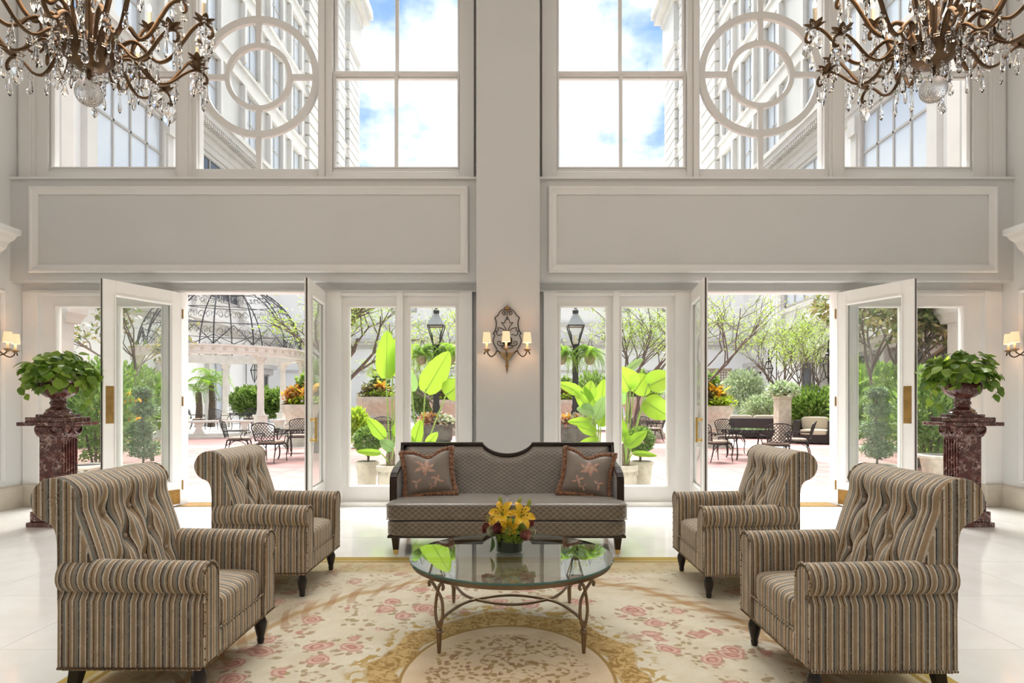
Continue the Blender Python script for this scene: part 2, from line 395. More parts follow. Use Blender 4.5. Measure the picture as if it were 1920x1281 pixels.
# ------------------------------------------------------------------ upper windows
def XU(px): return XX(px, YU)
ZU1 = 6.70
def bead(m, x0, x1, z0, z1, y=7.75):
    m2 = moulding(x0-.02, x1+.02, z0-.02, z1+.02, y, [(0, 0), (0, .012), (.014, .012), (.026, -.02)]); m.add(m2.v, m2.f)
def upper_window(n, f0, f1, g0, g1, zb, label, mid=None):
    w = struct('window_%d' % n, label=label); zr = ZZ(136, YU)
    m = MB().box(XU(f0), XU(g0)-.03, 7.70, 7.9, 4.03, ZU1+.1).box(XU(g1)+.03, XU(f1), 7.70, 7.9, 4.03, ZU1+.1)
    m.box(XU(g0)-.03, XU(g1)+.03, 7.70, 7.9, ZU1, ZU1+.1).box(XU(g0)-.03, XU(g1)+.03, 7.70, 7.9, 4.03, zb-.075)
    m.build('frame', M['trim'], w, bevel=.004)
    # lower sash in front, upper sash behind
    for (a, b, ya, nm) in ((zb, zr-.03, 7.745, 'lower_sash'), (zr+.03, ZU1-.05, 7.80, 'upper_sash')):
        m = MB().box(XU(g0)-.05, XU(g0), ya, ya+.05, a-.08, b+.045).box(XU(g1), XU(g1)+.05, ya, ya+.05, a-.08, b+.045)
        m.box(XU(g0), XU(g1), ya, ya+.05, a-.08, a).box(XU(g0), XU(g1), ya, ya+.05, b, b+.045)
        bead(m, XU(g0), XU(g1), a, b, ya)
        if mid: m.box(XU(mid)-.022, XU(mid)+.022, ya+.003, ya+.045, a, b)
        o = m.build(nm, M['trim'], w)
        if mid: prs = ((XU(g0), XU(mid)-.022), (XU(mid)+.022, XU(g1)))
        else: prs = ((XU(g0), XU(g1)),)
        for p, q in prs: MB().box(p, q, ya+.024, ya+.027, a, b).build('pane', M['pane'], o)
def round_window(n, g0, g1, cx, cz, label):
    w = struct('window_%d' % n, label=label); zb = ZZ(319, YU); x0, x1 = XU(g0), XU(g1); c = XU(cx)
    m = MB().box(x0-.06, x0, 7.71, 7.9, 4.03, ZU1+.1).box(x1, x1+.06, 7.71, 7.9, 4.03, ZU1+.1).box(x0, x1, 7.71, 7.9, 4.03, zb).box(x0, x1, 7.71, 7.9, ZU1, ZU1+.1)
    bead(m, x0, x1, zb, ZU1, 7.75); m.build('frame', M['trim'], w, bevel=.003)
    R1, R2 = (x1-x0)/2+.005, .425
    MB().ring(R1, R1-.085, 7.755, 7.81, (c, cz)).build('outer_ring', M['trim'], w, smooth=True)
    MB().ring(R2, R2-.062, 7.755, 7.81, (c, cz)).build('inner_ring', M['trim'], w, smooth=True)
    for s in (-1, 1):
        MB().box(c+min(s*(R2-.02), s*(R1-.04)), c+max(s*(R2-.02), s*(R1-.04)), 7.76, 7.80, cz-.033, cz+.033).build('muntin', M['trim'], w)
    MB().box(c-.033, c+.033, 7.76, 7.80, zb, cz-R2+.03).build('muntin', M['trim'], w)
    MB().box(c-.033, c+.033, 7.76, 7.80, cz+R2-.03, ZU1).build('muntin', M['trim'], w)
    MB().box(x0, x1, 7.782, 7.785, zb, ZU1).build('pane', M['pane'], w)
ZG = ZZ(313, YU)
upper_window(5, 72, 334, 100, 330, ZG, 'large upper window at the far left behind the chandelier')
round_window(6, 371, 598, 484, ZZ(143, YU), 'left upper window with two concentric round muntins')
upper_window(7, 612, 889, 629, 858, ZG, 'upper four-light sash window left of the pier, sky behind', 743)
upper_window(8, 1016, 1297, 1048, 1282, ZG, 'upper four-light sash window right of the pier, sky behind', 1164)
round_window(9, 1310, 1543, 1427, ZZ(138, YU), 'right upper window with two concentric round muntins')
upper_window(10, 1578, 1848, 1583, 1815, ZG, 'large upper window at the far right behind the chandelier')
for a, b in ((43, 74), (336, 364), (601, 612), (1297, 1307), (1549, 1577), (1846, 1877)):
    m = MB().box(XU(a), XU(b), 7.66, 7.9, 4.03, 6.8)
    if b-a > 20: m.box(XU(a)+.03, XU(b)-.03, 7.64, 7.67, 4.03, 6.8)
    S(m, 'trim_%d' % k, M['trim'], bevel=.006); k += 1
for a, b in ((884, 895), (1010, 1021)):
    S(MB().box(XX(a, 7.8), XX(b, 7.8), 7.82, 7.95, 0, 2.79).box(XX(a, 7.8), XX(b, 7.8), 7.82, 7.95, 4.05, 6.8), 'trim_%d' % k, M['trim']); k += 1
# ------------------------------------------------------------------ sconces
M['shade'] = bpy.data.materials.new('silk_shade'); M['shade'].use_nodes = True
_n = NT(M['shade'].node_tree); _b = _n.n['Principled BSDF']
_b.inputs['Base Color'].default_value = (.75, .55, .36, 1); _b.inputs['Roughness'].default_value = .8
_h = _n.sep(_n.coord('Object'))[2]
_b.inputs['Emission Color'].default_value = (1, .66, .38, 1); _b.inputs['Emission Strength'].default_value = .42
M['gilt'] = PM('antique_gilt', (.34, .22, .10), .45, .7, var=(40, .4))
def make_sconce(label, loc, rz):
    r = thing('wall_sconce', label, 'wall lamp', loc, rz, 'wall sconces with three shades')
    K = 1176.
    def q(x, z, y=-.02): return Vector(((x-537)/K, y, (650-z)/K))
    def both(pts, rad, name, n=6, cnt=6):
        for s in (1, -1):
            p = [Vector((s*v.x, v.y, v.z)) for v in spl([q(*t) for t in pts], n)]
            MB().tube(p, rad, cnt).build(name, M['wrought'], r, smooth=True)
    A = .0062
    both([(515, 300), (490, 312), (468, 290), (482, 262), (505, 268), (508, 285), (495, 292)], .005, 'scroll')
    both([(535, 252), (505, 236), (470, 238), (432, 272), (405, 318), (362, 350)], A, 'frame')
    both([(362, 350), (384, 412), (380, 480), (366, 532), (335, 580)], A, 'frame')
    both([(340, 578), (362, 600), (340, 660), (352, 722), (398, 800)], A, 'frame')
    both([(392, 805), (440, 842), (490, 852), (537, 852)], A, 'frame')
    both([(537, 368), (508, 385), (500, 420)], .005, 'ornament'); both([(502, 420), (480, 424), (456, 420), (492, 465), (520, 520), (530, 580)], .005, 'ornament')
    both([(528, 580), (495, 525), (450, 498), (404, 494), (412, 518), (396, 540), (366, 536)], .005, 'ornament')
    both([(384, 540), (392, 580), (416, 604), (445, 590), (480, 590)], .005, 'ornament')
    both([(500, 742), (450, 748), (405, 728), (402, 692), (430, 680), (448, 702), (436, 720)], .005, 'scroll')
    both([(520, 780), (480, 780), (458, 762), (470, 742), (486, 756)], .005, 'scroll')
    MB().tube([q(537, 250), q(537, 360)], .004, 6).build('stem', M['wrought'], r)
    MB().sphere(q(537, 354), .013, 8, 6).build('knop', M['wrought'], r, smooth=True)
    MB().lathe([(.062, 0), (.062, .012), (.045, .022), (1e-4, .026)], 20).xform(Matrix.Translation(q(537, 675, 0)) @ Matrix.Rotation(PI/2, 4, 'X')).build('back_plate', M['wrought'], r, smooth=True)
    MB().lathe([(1e-4, .05), (.006, .03), (.012, .012), (.045, .008), (.03, -.006), (.012, -.02), (.01, -.04), (1e-4, -.045)], 10, q(540, 215)).build('finial', M['gilt'], r, smooth=True)
    MB().lathe([(.1, .012), (.085, -.002), (.06, -.03), (.035, -.065), (.014, -.085), (.018, -.1), (.014, -.12), (.024, -.15), (.012, -.165), (.014, -.18), (1e-4, -.24)], 12, q(535, 862, -.03), sy=.55).build('finial', M['gilt'], r, smooth=True)
    for cx, cy, dx in ((257, -.16, -1), (815, -.16, 1), (525, -.27, 0)):
        base = q(cx, 822, cy)
        if dx: pts = [q(537+dx*95, 845, -.03), q(537+dx*140, 822, -.05), q(537+dx*168, 868, -.09), q(537+dx*215, 908, -.13), q(537+dx*258, 880, -.155), base+Vector((0, 0, -.005)), base+Vector((dx*.025, 0, -.03)), base+Vector((dx*.03, 0, -.05))]
        else: pts = [q(537, 850, -.03), q(535, 880, -.08), q(530, 900, -.16), q(527, 870, -.24), base]
        MB().tube(spl(pts, 6), .0075, 8).build('arm', M['wrought'], r, smooth=True)
        cup = MB().lathe([(.008, -.022), (.02, -.015), (.03, -.004), (.046, .006), (.044, .010), (.014, .006), (.012, .02)], 16, base).build('drip_pan', M['gilt'], r, smooth=True)
        MB().lathe([(.013, 0), (.013, .085), (.009, .09)], 12, base+Vector((0, 0, .008))).build('candle_sleeve', M['candle'], r, smooth=True)
        sh = MB(); zb = (822-716)/K; n = 24
        for ring in ((.050, zb-.002), (.047, zb+.03), (.042, zb+.08), (.039, zb+.118)):
            for j in range(n):
                a = 2*PI*j/n; rr = ring[0]*(1+.035*math.cos(6*a)); sh.v.append((base.x+rr*math.cos(a), base.y+rr*math.sin(a), base.z+ring[1]))
        for i in range(3):
            for j in range(n): sh.f.append((i*n+j, i*n+(j+1) % n, i*n+n+(j+1) % n, i*n+n+j))
        o = sh.build('lamp_shade', M['shade'], r, smooth=True)
        MB().tube([base+Vector((.05*math.cos(a), .05*math.sin(a), zb)) for a in [2*PI*j/24 for j in range(24)]], .003, 5, closed=True).build('shade_trim', M['candle'], o)
        l = bpy.data.lights.new('sconce_bulb', 'POINT'); l.energy = 1.6; l.color = (1, .66, .38); l.shadow_soft_size = .02
        lo = bpy.data.objects.new('sconce_bulb', l); COL.objects.link(lo); lo.parent = r; lo.location = base+Vector((0, -.0, zb+.05))
    return r
make_sconce('bronzed iron sconce with three lit shades on the middle pier', (XX(951, YP), YP, ZZ(636, YP)), 0)
make_sconce('bronzed iron sconce on the left side wall, cut by the picture edge', (XL, 7.2, ZZ(634, 7.3)), PI/2)
make_sconce('bronzed iron sconce on the right side wall, cut by the picture edge', (XR, 7.2, ZZ(634, 7.3)), -PI/2)
# ================================================================== SEATING GROUP
def stripe_mat(name, axis):
    m = bpy.data.materials.new(name); m.use_nodes = True; N = NT(m.node_tree); b = N.n['Principled BSDF']
    co = N.coord('Object'); s = N.sep(co)
    wob = N.m('MULTIPLY', N.m('SUBTRACT', N.noise(co, 4, 2), .5), .006)
    u = N.m('ADD', N.m('FRACT', N.m('MULTIPLY', N.m('ADD', N.m('ADD', s[axis], 3), wob), 1/.128)), 0)
    tan, cream, dark, gb, br, tp = (.40, .275, .16), (.68, .60, .48), (.022, .016, .013), (.24, .24, .215), (.17, .10, .055), (.34, .27, .19)
    stops = [(0, tan), (.12, cream), (.185, dark), (.225, gb), (.30, tp), (.38, br), (.43, cream), (.50, tan), (.60, dark), (.635, tan), (.70, cream), (.745, gb), (.83, br), (.88, dark), (.915, cream), (.965, tp)]
    c = N.ramp(u, stops, 'CONSTANT')
    # broken dashes on the dark lines and velvet mottling
    dn = N.noise(N.node('ShaderNodeVectorMath', {0: co, 1: (45, 45, 45)}, operation='MULTIPLY'), 1.6, 2)
    c = N.mix(N.m('MULTIPLY', N.step(dn, .55, .62), .45), c, tp)
    mot = N.noise(co, 14, 4, .65)
    c = N.mix(.4, c, N.ramp(mot, [(.3, .5), (.7, 1.15)]), 'MULTIPLY')
    N.put(b.inputs['Base Color'], c); b.inputs['Roughness'].default_value = .75; b.inputs['Sheen Weight'].default_value = .35; b.inputs['Sheen Roughness'].default_value = .4
    b.inputs['Sheen Tint'].default_value = (1, .92, .8, 1)
    N.l.new(N.bump(N.noise(co, 120, 2), .25, .003), b.inputs['Normal']); return m
M['sx'] = stripe_mat('striped_velvet_across', 0); M['sy'] = stripe_mat('striped_velvet_along', 1)
M['nail'] = PM('bronze_nailheads', (.16, .10, .05), .35, .8)
M['button'] = PM('button_velvet', (.36, .28, .2), .7, sheen=.3)
def sq(mb, c, h, p=8, n=10, crown=0, fn=None):
    """rounded box: cube grid pushed onto a p-norm ball"""
    base = len(mb.v); idx = {}
    def vid(i, j, k):
        key = (i, j, k)
        if key not in idx:
            x, y, z = (2*i/n-1, 2*j/n-1, 2*k/n-1)
            x, y, z = [math.copysign(abs(t)**.85, t) for t in (x, y, z)]
            L = (abs(x)**p+abs(y)**p+abs(z)**p)**(1/p); x, y, z = x/L, y/L, z/L
            zz = h[2]*z
            if z > 0: zz += crown*(1-x*x)*(1-y*y)
            P = Vector((c[0]+h[0]*x, c[1]+h[1]*y, c[2]+zz))
            if fn: P = fn(P)
            idx[key] = len(mb.v)-base; mb.v.append(tuple(P))
        return idx[key]+base
    for a in range(n):
        for b in range(n):
            for k in (0, n):
                mb.f.append((vid(a, b, k), vid(a+1, b, k), vid(a+1, b+1, k), vid(a, b+1, k)))
                mb.f.append((vid(a, k, b), vid(a+1, k, b), vid(a+1, k, b+1), vid(a, k, b+1)))
                mb.f.append((vid(k, a, b), vid(k, a+1, b), vid(k, a+1, b+1), vid(k, a, b+1)))
    return mb
def make_armchair(label, loc, rz):
    t = thing('armchair', label, 'armchair', loc, rz, 'striped velvet armchairs')
    # ---- back: closed profile swept across the width, tufted front
    front = spl([(0, .115, .20), (0, .13, .42), (0, .165, .60), (0, .215, .76), (0, .236, .82), (0, .240, .862)], 7)
    roll = [Vector((0, .337+.098*math.cos(a), .870+.098*math.sin(a))) for a in [PI-.15-i*(PI+.95)/18 for i in range(19)]]
    rear = spl([roll[-1], (0, .335, .72), (0, .33, .45), (0, .315, .165)], 5)[1:]
    prof = front+roll+rear; nf = len(front)
    btn = [(-.185, .79), (0, .79), (.185, .79), (-.095, .665), (.095, .665), (-.185, .545), (0, .545), (.185, .545)]
    W, nx = .354, 44; m = MB(); n = len(prof)
    for i in range(nx+1):
        u = 2*i/nx-1; x = W*u*(1 if abs(u) < .999 else 1)
        edge = max(0, (abs(u)-.93)/.07)
        cy, cz = .25, .55
        for j, p in enumerate(prof):
            y, z = p.y, p.z
            if j < nf+3:
                d = 0
                for bx, bz in btn:
                    dx, dz = (x-bx)/.04, (z-bz)/.045; d += .034*math.exp(-dx*dx-dz*dz)
                    dx = (x-bx)/.022; dz = (z-bz)/.10; d += .016*math.exp(-dx*dx-dz*dz)
                puff = .016*max(0, 1-(u*u))
                y += d-puff*(1 if z > .4 else 0)
            k = .02*edge**2
            if j < nf: y += k
            elif j < nf+len(roll): 
                v = Vector((y-.337, z-.870)); v *= (1-k/.1); y, z = .337+v.x, .870+v.y
            else: y -= k
            m.v.append((x, y, z))
    for i in range(nx):
        for j in range(n): m.f.append((i*n+j, i*n+(j+1) % n, (i+1)*n+(j+1) % n, (i+1)*n+j))
    m.f.append(tuple(range(n))); m.f.append(tuple(range(nx*n, nx*n+n))[::-1])
    bk = m.build('backrest', M['sx'], t, smooth=True, angle=60)
    ctr = Vector((.25, .6))
    sp = [(p.y+(.012 if i < nf else (-.01 if i >= nf+len(roll) else 0)), p.z) for i, p in enumerate(prof)]
    for s in (-1, 1):   # side panel and pleated end of the roll
        MB().prism(sp, s*(W-.004), s*(W+.006), 'x').build('side_panel', M['sy'], bk, bevel=.004)
        mm = MB()
        for kk in range(7):
            a = .3+kk*.75; c = Vector((s*(W+.006), .337, .870))
            mm.tube([c+Vector((0, .012*math.cos(a), .012*math.sin(a))), c+Vector((0, .082*math.cos(a+.5), .082*math.sin(a+.5)))], .0035, 5)
        mm.sphere((s*(W+.006), .337, .870), .013, 8, 6, (.6, 1, 1))
        mm.build('pleats', M['sy'], bk, smooth=True)
    for bx, bz in btn:
        MB().sphere((0, 0, 0), .0125, 8, 6, (1, .6, 1)).build('button', M['button'], bk, smooth=True, loc=(bx, .165+(bz-.6)*.31+.012, bz))
    # ---- arms: profile in XZ swept front to back
    for s in (-1, 1):
        pr = [(.255, .165), (.255, .47), (.258, .52)]+[(.328+.072*math.cos(a), .535+.07*math.sin(a)) for a in [PI-.1-i*(PI+1.0)/14 for i in range(15)]]+[(.382, .44), (.384, .165)]
        m = MB(); n = len(pr); ys = [-.405, -.40, -.385]+[-.36+.55*i/10 for i in range(11)]+[.26, .335]
        for y in ys:
            ins = .012 if y < -.402 else (.004 if y < -.395 else 0)
            lift = .012*((y+.4)/.75)
            for x, z in pr:
                cx, cz = .32, .4; dx, dz = x-cx, z-cz; L = math.hypot(dx, dz)
                m.v.append((s*(x-dx/L*ins), y, z-dz/L*ins+(lift if z > .42 else 0)))
        for i in range(len(ys)-1):
            for j in range(n): m.f.append((i*n+j, i*n+(j+1) % n, (i+1)*n+(j+1) % n, (i+1)*n+j))
        m.f.append(tuple(range(n))); m.f.append(tuple(range((len(ys)-1)*n, len(ys)*n))[::-1])
        a = m.build('arm', M['sy'], t, smooth=True, angle=50)
        fp = [(s*(.328+(x-.328)*.86), .36+(z-.36)*.93) for x, z in pr]
        MB().prism(fp, -.414, -.40, 'y').build('front_panel', M['sx'], a, bevel=.005)
        pts = [Vector((s*x, -.409, z)) for x, z in [(.262, .17)]+pr[1:-1]+[(.378, .17)]]
        MB().tube(spl(pts, 2), .0055, 5).build('piping', M['sx'], a, smooth=True)
        nm = MB(); q = spl([Vector((s*(.328+(x-.328)*.93), -.412, .36+(z-.36)*.965)) for x, z in pr[2:]], 6); acc = 0
        for i in range(1, len(q)):
            acc += (q[i]-q[i-1]).length
            if acc > .014: acc = 0; nm.sphere(q[i], .0055, 6, 4)
        tag(nm.build('nailhead_row', M['nail'], a, smooth=True, fix=False), kind='stuff')
    # ---- seat
    sq(MB(), (0, -.132, .345), (.257, .272, .078), 7, 14, .022).build('seat_cushion', M['sx'], t, smooth=True, angle=180)
    sq(MB(), (0, -.13, .222), (.262, .274, .06), 12, 10).build('front_rail', M['sx'], t, smooth=True, angle=180)
    MB().box(-.378, .378, -.39, .325, .152, .18).build('base_frame', M['sy'], t, bevel=.008)
    MB().tube([(-.262, -.4, .285), (.262, -.4, .285)], .005, 6).build('piping', M['sx'], t, smooth=True)
    MB().tube([(-.384, -.402, .168), (.384, -.402, .168), (.388, .33, .168), (-.388, .33, .168)], .006, 6, closed=True).build('welt', M['sx'], t)
    nm = MB()
    for a, b in (((-.386, -.406), (.386, -.406)), ((.386, -.406), (.389, .33)), ((-.386, -.406), (-.389, .33))):
        k = int((Vector(b)-Vector(a)).length/.015)
        for i in range(k+1): nm.sphere((a[0]+(b[0]-a[0])*i/k, a[1]+(b[1]-a[1])*i/k, .168), .0055, 6, 4)
    tag(nm.build('nailhead_row', M['nail'], t, smooth=True, fix=False), kind='stuff')
    for s in (-1, 1):
        MB().lathe([(.027, .155), (.027, .148), (.022, .14), (.026, .13), (.033, .112), (.032, .09), (.024, .055), (.019, .035), (.017, .03), (.02, .024), (.017, .006), (.015, 0)], 16, (s*.325, -.345, 0)).build('leg', M['legwood'], t, smooth=True)
        x, y = s*.33, .27
        m = MB(); m.v = [(x-.026, y-.026, .155), (x+.026, y-.026, .155), (x+.026, y+.026, .155), (x-.026, y+.026, .155), (x-.017, y+.02, 0), (x+.017, y+.02, 0), (x+.017, y+.054, 0), (x-.017, y+.054, 0)]
        m.f = [(0, 1, 2, 3), (4, 5, 6, 7), (0, 1, 5, 4), (1, 2, 6, 5), (2, 3, 7, 6), (3, 0, 4, 7)]
        m.build('leg', M['legwood'], t, bevel=.003)
    for c in t.children:
        if c.name.split('.')[0] != 'backrest' and c.name.split('.')[0] != 'leg': c.scale = (1, .83, 1)
        if c.name.split('.')[0] == 'leg': c.location.y = .055 if c.data.vertices[0].co.y < 0 else -.045
        if c.name.split('.')[0] == 'backrest': c.location.y = -.022
    return t
ch = make_armchair('striped velvet armchair nearest the camera on the left', (-1.637, 2.985, .012), PI/2)
dup(ch, 'striped velvet armchair on the left, beside the sofa', (-1.684, 4.43, .012), PI/2)
dup(ch, 'striped velvet armchair nearest the camera on the right', (1.578, 2.955, .012), -PI/2)
dup(ch, 'striped velvet armchair on the right, beside the sofa', (1.588, 4.40, .012), -PI/2)
# ------------------------------------------------------------------ sofa
def sofa_mat():
    m = bpy.data.materials.new('taupe_trellis_velvet'); m.use_nodes = True; N = NT(m.node_tree); b = N.n['Principled BSDF']
    co = N.coord('Object'); s = N.sep(co); v = N.m('ADD', s[2], N.m('MULTIPLY', s[1], .9))
    f = 2*PI/.034
    wv = N.m('MULTIPLY', N.m('COSINE', N.m('MULTIPLY', s[0], f*.6)), N.m('COSINE', N.m('MULTIPLY', v, f*.75)))
    pat = N.step(N.m('ADD', wv, N.m('MULTIPLY', N.m('SUBTRACT', N.noise(co, 60, 2), .5), .9)), -.25, .35)
    c = N.mix(pat, (.25, .21, .165), (.135, .108, .082))
    c = N.mix(.5, c, N.ramp(N.noise(co, 9, 4, .65), [(.3, .55), (.7, 1.15)]), 'MULTIPLY')
    N.put(b.inputs['Base Color'], c); b.inputs['Roughness'].default_value = .36; b.inputs['Sheen Weight'].default_value = 1.0; b.inputs['Sheen Roughness'].default_value = .35
    b.inputs['Specular IOR Level'].default_value = 1.0
    N.l.new(N.bump(pat, .15, .003), b.inputs['Normal']); return m
M['sofa'] = sofa_mat()
sf = thing('sofa', 'dark taupe patterned sofa with a scooped wooden back rail', 'sofa', (-.045, 5.2, 0))
HW = 1.03
def back_top(x):   # height of the back's upper edge
    a = abs(x); r = .24
    if a > r: return .915
    return .915-.105*(1-(a/.24)**2)**.72
def yb(z): return .62+(z-.40)*.36
m = MB(); nx = 96; zs = 14
for i in range(nx+1):
    x = -HW+.05+(2*HW-.10)*i/nx; top = back_top(x)-.022
    for j in range(zs+1):
        z = .40+(top-.40)*j/zs; e = min(1, min(i, nx-i)/5, (zs-j)/2); m.v.append((x, yb(z)-.045*math.sqrt(max(e, 0)), z))
for i in range(nx):
    for j in range(zs): a = i*(zs+1)+j; m.f.append((a, a+1, a+zs+2, a+zs+1))
o = m.build('backrest', M['sofa'], sf, smooth=True, angle=180)
m = MB(); rail = [(-HW, 0)]  # wooden back rail following the scoop, with thickness
n = 120; pts = []
for i in range(n+1):
    x = -HW+2*HW*i/n; z = back_top(x); pts.append((x, z))
for x, z in pts:
    for dy, dz in ((-.04, -.03), (-.04, 0), (.03, 0), (.03, -.03)): m.v.append((x, yb(z)+dy, z+dz))
for i in range(n):
    for j in range(4): m.f.append((4*i+j, 4*i+(j+1) % 4, 4*i+4+(j+1) % 4, 4*i+4+j))
m.f += [(0, 1, 2, 3), (4*n, 4*n+1, 4*n+2, 4*n+3)]
m.build('back_rail', M['sofawood'], sf, smooth=True, bevel=.004)
m = MB()
for i, (x, z) in enumerate(pts):
    m.v.append((x, yb(z)+.025, z-.01)); m.v.append((x, yb(.2)+.06, .2))
for i in range(n): m.f.append((2*i, 2*i+1, 2*i+3, 2*i+2))
m.build('back_cover', M['sofa'], sf)
for s in (-1, 1):
    MB().bar((s*(HW-.015), yb(.915)-.005, .90), (s*(HW-.015), yb(.62), .62), .03, .06, (0, 1, 0)).build('back_post', M['sofawood'], sf, bevel=.004)
    top = [(yb(.74), .74), (.42, .70), (.29, .662), (.25, .63)]
    poly = [(yb(.2)+.05, .2), (.25, .2)]+[(y, z) for y, z in top[::-1]]
    MB().prism(poly, s*(HW-.055), s*(HW-.002), 'x').build('arm', M['sofa'], sf, bevel=.006)
    p = [Vector((s*(HW-.028), y, z)) for y, z in top]+[Vector((s*(HW-.028), .245, .30))]
    mm = MB()
    for a, b in zip(p[:-1], p[1:]): mm.bar(a, b, .062, .028, (0, -.5, 1))
    mm.build('arm_rail', M['sofawood'], sf, bevel=.003)
def sag(P): return P
for s in (-1, 1):
    sq(MB(), (s*.515, .31, .375), (.517, .315, .074), 9, 16, .012).build('seat_cushion', M['sofa'], sf, smooth=True, angle=180)
    for z in (.432, .316):
        e = [Vector((s*.515+sx*.505, .31+sy*.307, z)) for sx, sy in ((-1, 1), (-1, -1), (1, -1), (1, 1))]
        MB().tube([e[0], e[0].lerp(e[1], .95), e[1].lerp(e[2], .015), e[1].lerp(e[2], .985), e[2].lerp(e[3], .05), e[3]], .005, 5).build('piping', M['sofa'], sf, smooth=True)
sq(MB(), (0, .33, .235), (HW-.012, .33, .067), 14, 14).build('base', M['sofa'], sf, smooth=True, angle=180)
MB().box(-HW+.02, HW-.02, .02, .66, .152, .175).build('plinth_rail', M['sofawood'], sf, bevel=.004)
for sx in (-1, 1):
    for y in (.07, .72):
        x = sx*(HW-.085)
        def tp(z0, z1, w0, w1, mt, nm, par):
            m = MB(); m.v = [(x-w0, y-w0, z0), (x+w0, y-w0, z0), (x+w0, y+w0, z0), (x-w0, y+w0, z0), (x-w1, y-w1, z1), (x+w1, y-w1, z1), (x+w1, y+w1, z1), (x-w1, y+w1, z1)]
            m.f = [(0, 1, 2, 3), (4, 5, 6, 7), (0, 1, 5, 4), (1, 2, 6, 5), (2, 3, 7, 6), (3, 0, 4, 7)]
            return m.build(nm, mt, par, bevel=.002)
        lg = tp(.012, .16, .018, .034, M['sofawood'], 'leg', sf); tp(.008, .05, .0175, .0225, M['brightbrass'], 'brass_cap', lg)
# ------------------------------------------------------------------ throw pillows
M['silk'] = PM('bronze_silk', (.27, .22, .185), .38, var=(5, .2), sheen=.3, bump=(70, .15, .004))
M['thread'] = PM('pale_thread', (.58, .42, .32), .5, var=(40, .35, (.45, .20, .15)))
def fringe_mat():
    m = bpy.data.materials.new('brush_fringe'); m.use_nodes = True; N = NT(m.node_tree); b = N.n['Principled BSDF']
    co = N.coord('Object'); f = N.noise(co, 55, 3, .7)
    N.put(b.inputs['Base Color'], N.ramp(f, [(.35, (.09, .035, .02)), (.5, (.26, .11, .055)), (.65, (.42, .25, .13))])); b.inputs['Roughness'].default_value = .85; b.inputs['Sheen Weight'].default_value = .4
    N.l.new(N.bump(f, .8, .01), b.inputs['Normal']); return m
M['fringe'] = fringe_mat()
def pillow(label, loc, rot, flip, seed):
    t = thing('throw_pillow', label, 'cushion', loc, 0, 'throw pillows on the sofa'); t.rotation_euler = rot
    H = .212
    def pos(u, v, side):
        x = H*u*(1.06-.11*(1-v*v)); z = H*v*(1.0-.10*(1-u*u))
        if v > 0: z -= .055*v*math.exp(-((u-.05)/.38)**2)
        th = .075*((1-u**4)*(1-v**4))**.55*(1-.35*max(0, v)*math.exp(-(u/.4)**2))
        return Vector((flip*x, -side*th, z))
    n = 18; m = MB()
    for side in (1, -1):
        b = len(m.v)
        for i in range(n+1):
            for j in range(n+1): m.v.append(tuple(pos(2*i/n-1, 2*j/n-1, side)))
        for i in range(n):
            for j in range(n): a = b+i*(n+1)+j; m.f.append((a, a+1, a+n+2, a+n+1))
    m.build('cover', M['silk'], t, smooth=True, angle=180)
    ring = [(-1+2*i/16, -1) for i in range(16)]+[(1, -1+2*i/16) for i in range(16)]+[(1-2*i/16, 1) for i in range(16)]+[(-1, 1-2*i/16) for i in range(16)]
    rnd = random.Random(seed)
    pts = [pos(u, v, 1)*1.045 for u, v in ring]; pp = []
    for i in range(len(pts)):
        for k in range(3): pp.append(pts[i].lerp(pts[(i+1) % len(pts)], k/3))
    tag(MB().tube(pp, [.024+rnd.uniform(-.004, .006) for _ in pp], 8, closed=True).build('fringe', M['fringe'], t, smooth=True, angle=180))
    hm = MB()
    for i in range(900):
        k = rnd.randrange(len(pp)); p = pp[k]; o = Vector((p.x, 0, p.z)).normalized()
        dirv = (o*rnd.uniform(.2, 1)+Vector((rnd.uniform(-.6, .6), rnd.uniform(-.9, .9), rnd.uniform(-.6, .6)))).normalized()
        a = p+dirv*.012; b = p+dirv*rnd.uniform(.022, .034); sd = dirv.cross(Vector((rnd.random(), rnd.random(), rnd.random()))).normalized()*.0022
        c = len(hm.v); hm.v += [tuple(a-sd), tuple(a+sd), tuple(b)]; hm.f.append((c, c+1, c+2))
    tag(hm.build('fringe_threads', M['fringe'], t, fix=False), kind='stuff')
    # embroidered lily: petals laid on the surface
    def surf(u, v, d=.0025): return pos(u, v, 1)+Vector((0, -d, 0))
    em = MB()
    for cx, cy, R, k0, npet in ((-.1, .22, .52, .2, 6), (.35, -.45, .3, 1.0, 4), (-.55, -.5, .28, .4, 3), (.1, -.75, .2, 0, 3)):
        for k in range(npet):
            a = k0+2*PI*k/npet; L = R*rnd.uniform(.8, 1.1); prev = None
            for s in range(7):
                q = s/6; wd = .19*R*2*math.sin(PI*min(1, q*.93+.05))**.8; bend = .25*q*q
                cxu, cyv = cx+L*q*math.cos(a+bend), cy+L*q*math.sin(a+bend)
                nx_, ny_ = -math.sin(a+bend)*wd/2, math.cos(a+bend)*wd/2
                b = len(em.v)
                for sg in (-1, 0, 1): em.v.append(tuple(surf(max(-.9, min(.9, cxu+sg*nx_)), max(-.9, min(.9, cyv+sg*ny_)), .0035 if sg == 0 else .0015)))
                if prev is not None: em.f += [(prev, prev+1, b+1, b), (prev+1, prev+2, b+2, b+1)]
                prev = b
    em.build('embroidered_flower', M['thread'], t, smooth=True, fix=False)
    return t
pillow('bronze silk throw pillow with embroidered flower at the sofa\'s left end', (-.765, 5.655, .655), (-.40, -.09, .12), 1, 1)
pillow('bronze silk throw pillow with embroidered flower at the sofa\'s right end', (.685, 5.655, .645), (-.40, .14, -.12), -1, 2)
